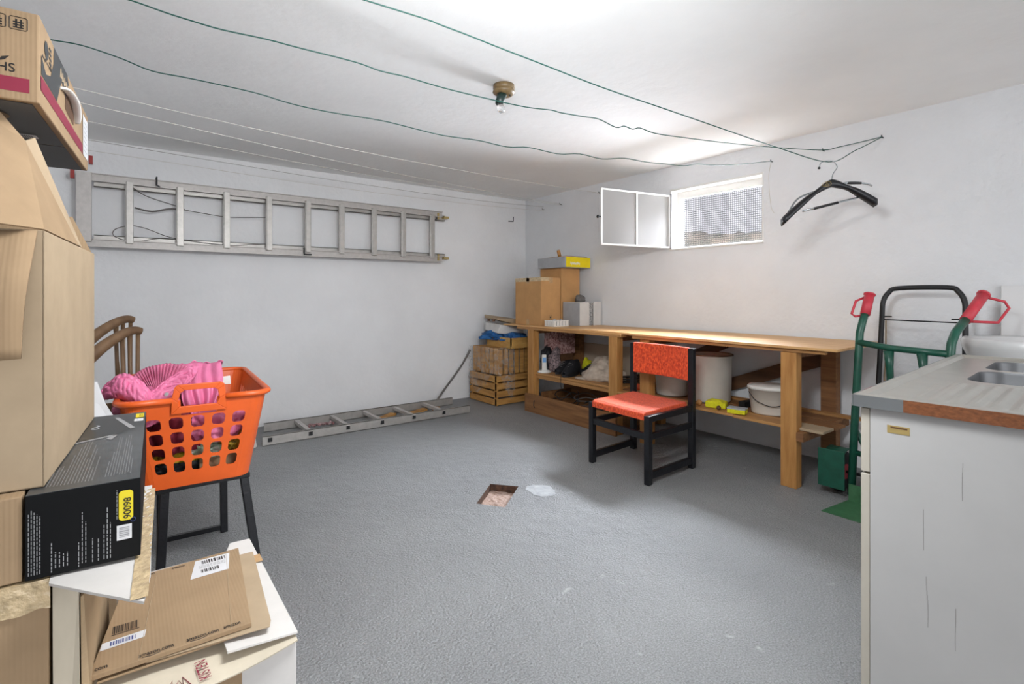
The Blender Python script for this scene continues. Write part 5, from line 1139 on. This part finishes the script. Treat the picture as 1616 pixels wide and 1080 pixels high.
# (7) the flattened brown mailing cartons on top
def flat_pack(name, label, P4, z, th, m):
    t = thing(name, label, 'box', (sum(p[0] for p in P4)/4, sum(p[1] for p in P4)/4, z))
    obj('carton_sheet', B().prism([(p[0], p[1], z+(p[2] if len(p) > 2 else 0)) for p in P4], (0, 0, th)), m, t, bevel=.001); return t
flat_pack('flat_carton', 'flattened brown carton, lowest of the three stacked packages', [(-.045, 1.232), (.205, 1.222), (.246, 1.60), (.01, 1.59)], .4705, .004, M['card'])
flat_pack('flat_carton', 'flattened brown carton sticking out to the right below the printed package', [(.03, 1.235), (.249, 1.208), (.256, 1.23), (.284, 1.589), (.06, 1.60)], .4755, .003, M['card_light'])
am = flat_pack('flat_carton', 'printed flattened mailing carton with a white address label, topmost of the flat packages', [(-.057, 1.232), (.216, 1.226), (.251, 1.612), (-.0, 1.60)], .480, .0095, M['card'])
A0 = Vector((-.057, 1.232, .4896)); AR = Vector((.273, -.006, 0)).normalized(); AU = Vector((.0, 1, 0)); Sk = Vector((.046, .376, 0)).normalized()
Aq = on_plane(A0, AR, AU)
for x, s in ((.008, .85), (.075, 1), (.155, 1), (.222, .8)):
    text('amazon.com' if x > .05 else 'com', A0+AR*x+AU*(.008 if x > .05 else .012)+Vector((0, 0, .0002)), AR, AU, .0185, M['ink'], am, sx=.62, bold=.012) if x < .2 else None
text('amazon', A0+AR*.222+AU*.010+Vector((0, 0, .0002)), AR, AU, .0175, M['ink'], am, sx=.6, bold=.012)
for x in (.075, .155):
    obj('smile_arrow', B().tube([Aq(x+.006, .005, .0006), Aq(x+.022, .002, .0006), Aq(x+.036, .0055, .0006)], .0006, 4), M['ink'], am)
for x in (.085, .15): text('amazon', A0+AR*(x+.0)+AU*.358+Vector((0, 0, .0002)), AR, AU, .016, M['ink'], am, sx=.6, bold=.012)
b = B(); b.face([Aq(x, y, .0006) for x, y in ((.178, .272), (.262, .275), (.275, .368), (.195, .368))]); al = obj('address_label', b, M['white_print'], am)
b = B(); barcode(b, Aq, .208, .262, .34, .36, rr2, .001); barcode(b, Aq, .203, .245, .292, .31, rr2, .001)
for k in range(3): word_lines(b, Aq, .318+.006*k, .20, .26, .002, rr2, .001, vertical=False)
obj('barcode', b, M['ink'], al)
b = B(); b.face([Aq(x, y, .0006) for x, y in ((.012, .075), (.085, .078), (.088, .105), (.015, .101))]); al = obj('barcode_label', b, M['white_print'], am)
b = B(); barcode(b, Aq, .028, .07, .082, .097, rr2, .001); obj('barcode', b, M['blue_ink'], al)
b = B(); barcode(b, Aq, .03, .075, .125, .155, rr2, .0006)
patch(b, Aq, .029, .076, .120, .1225); obj('barcode', b, M['ink'], am)
b = B(); b.tube([Aq(.075, .0, .0004), Aq(.112, .372, .0004)], .0006, 4).tube([Aq(.235, .0, .0004), Aq(.268, .38, .0004)], .0006, 4); obj('crease', b, M['card_light'], am)
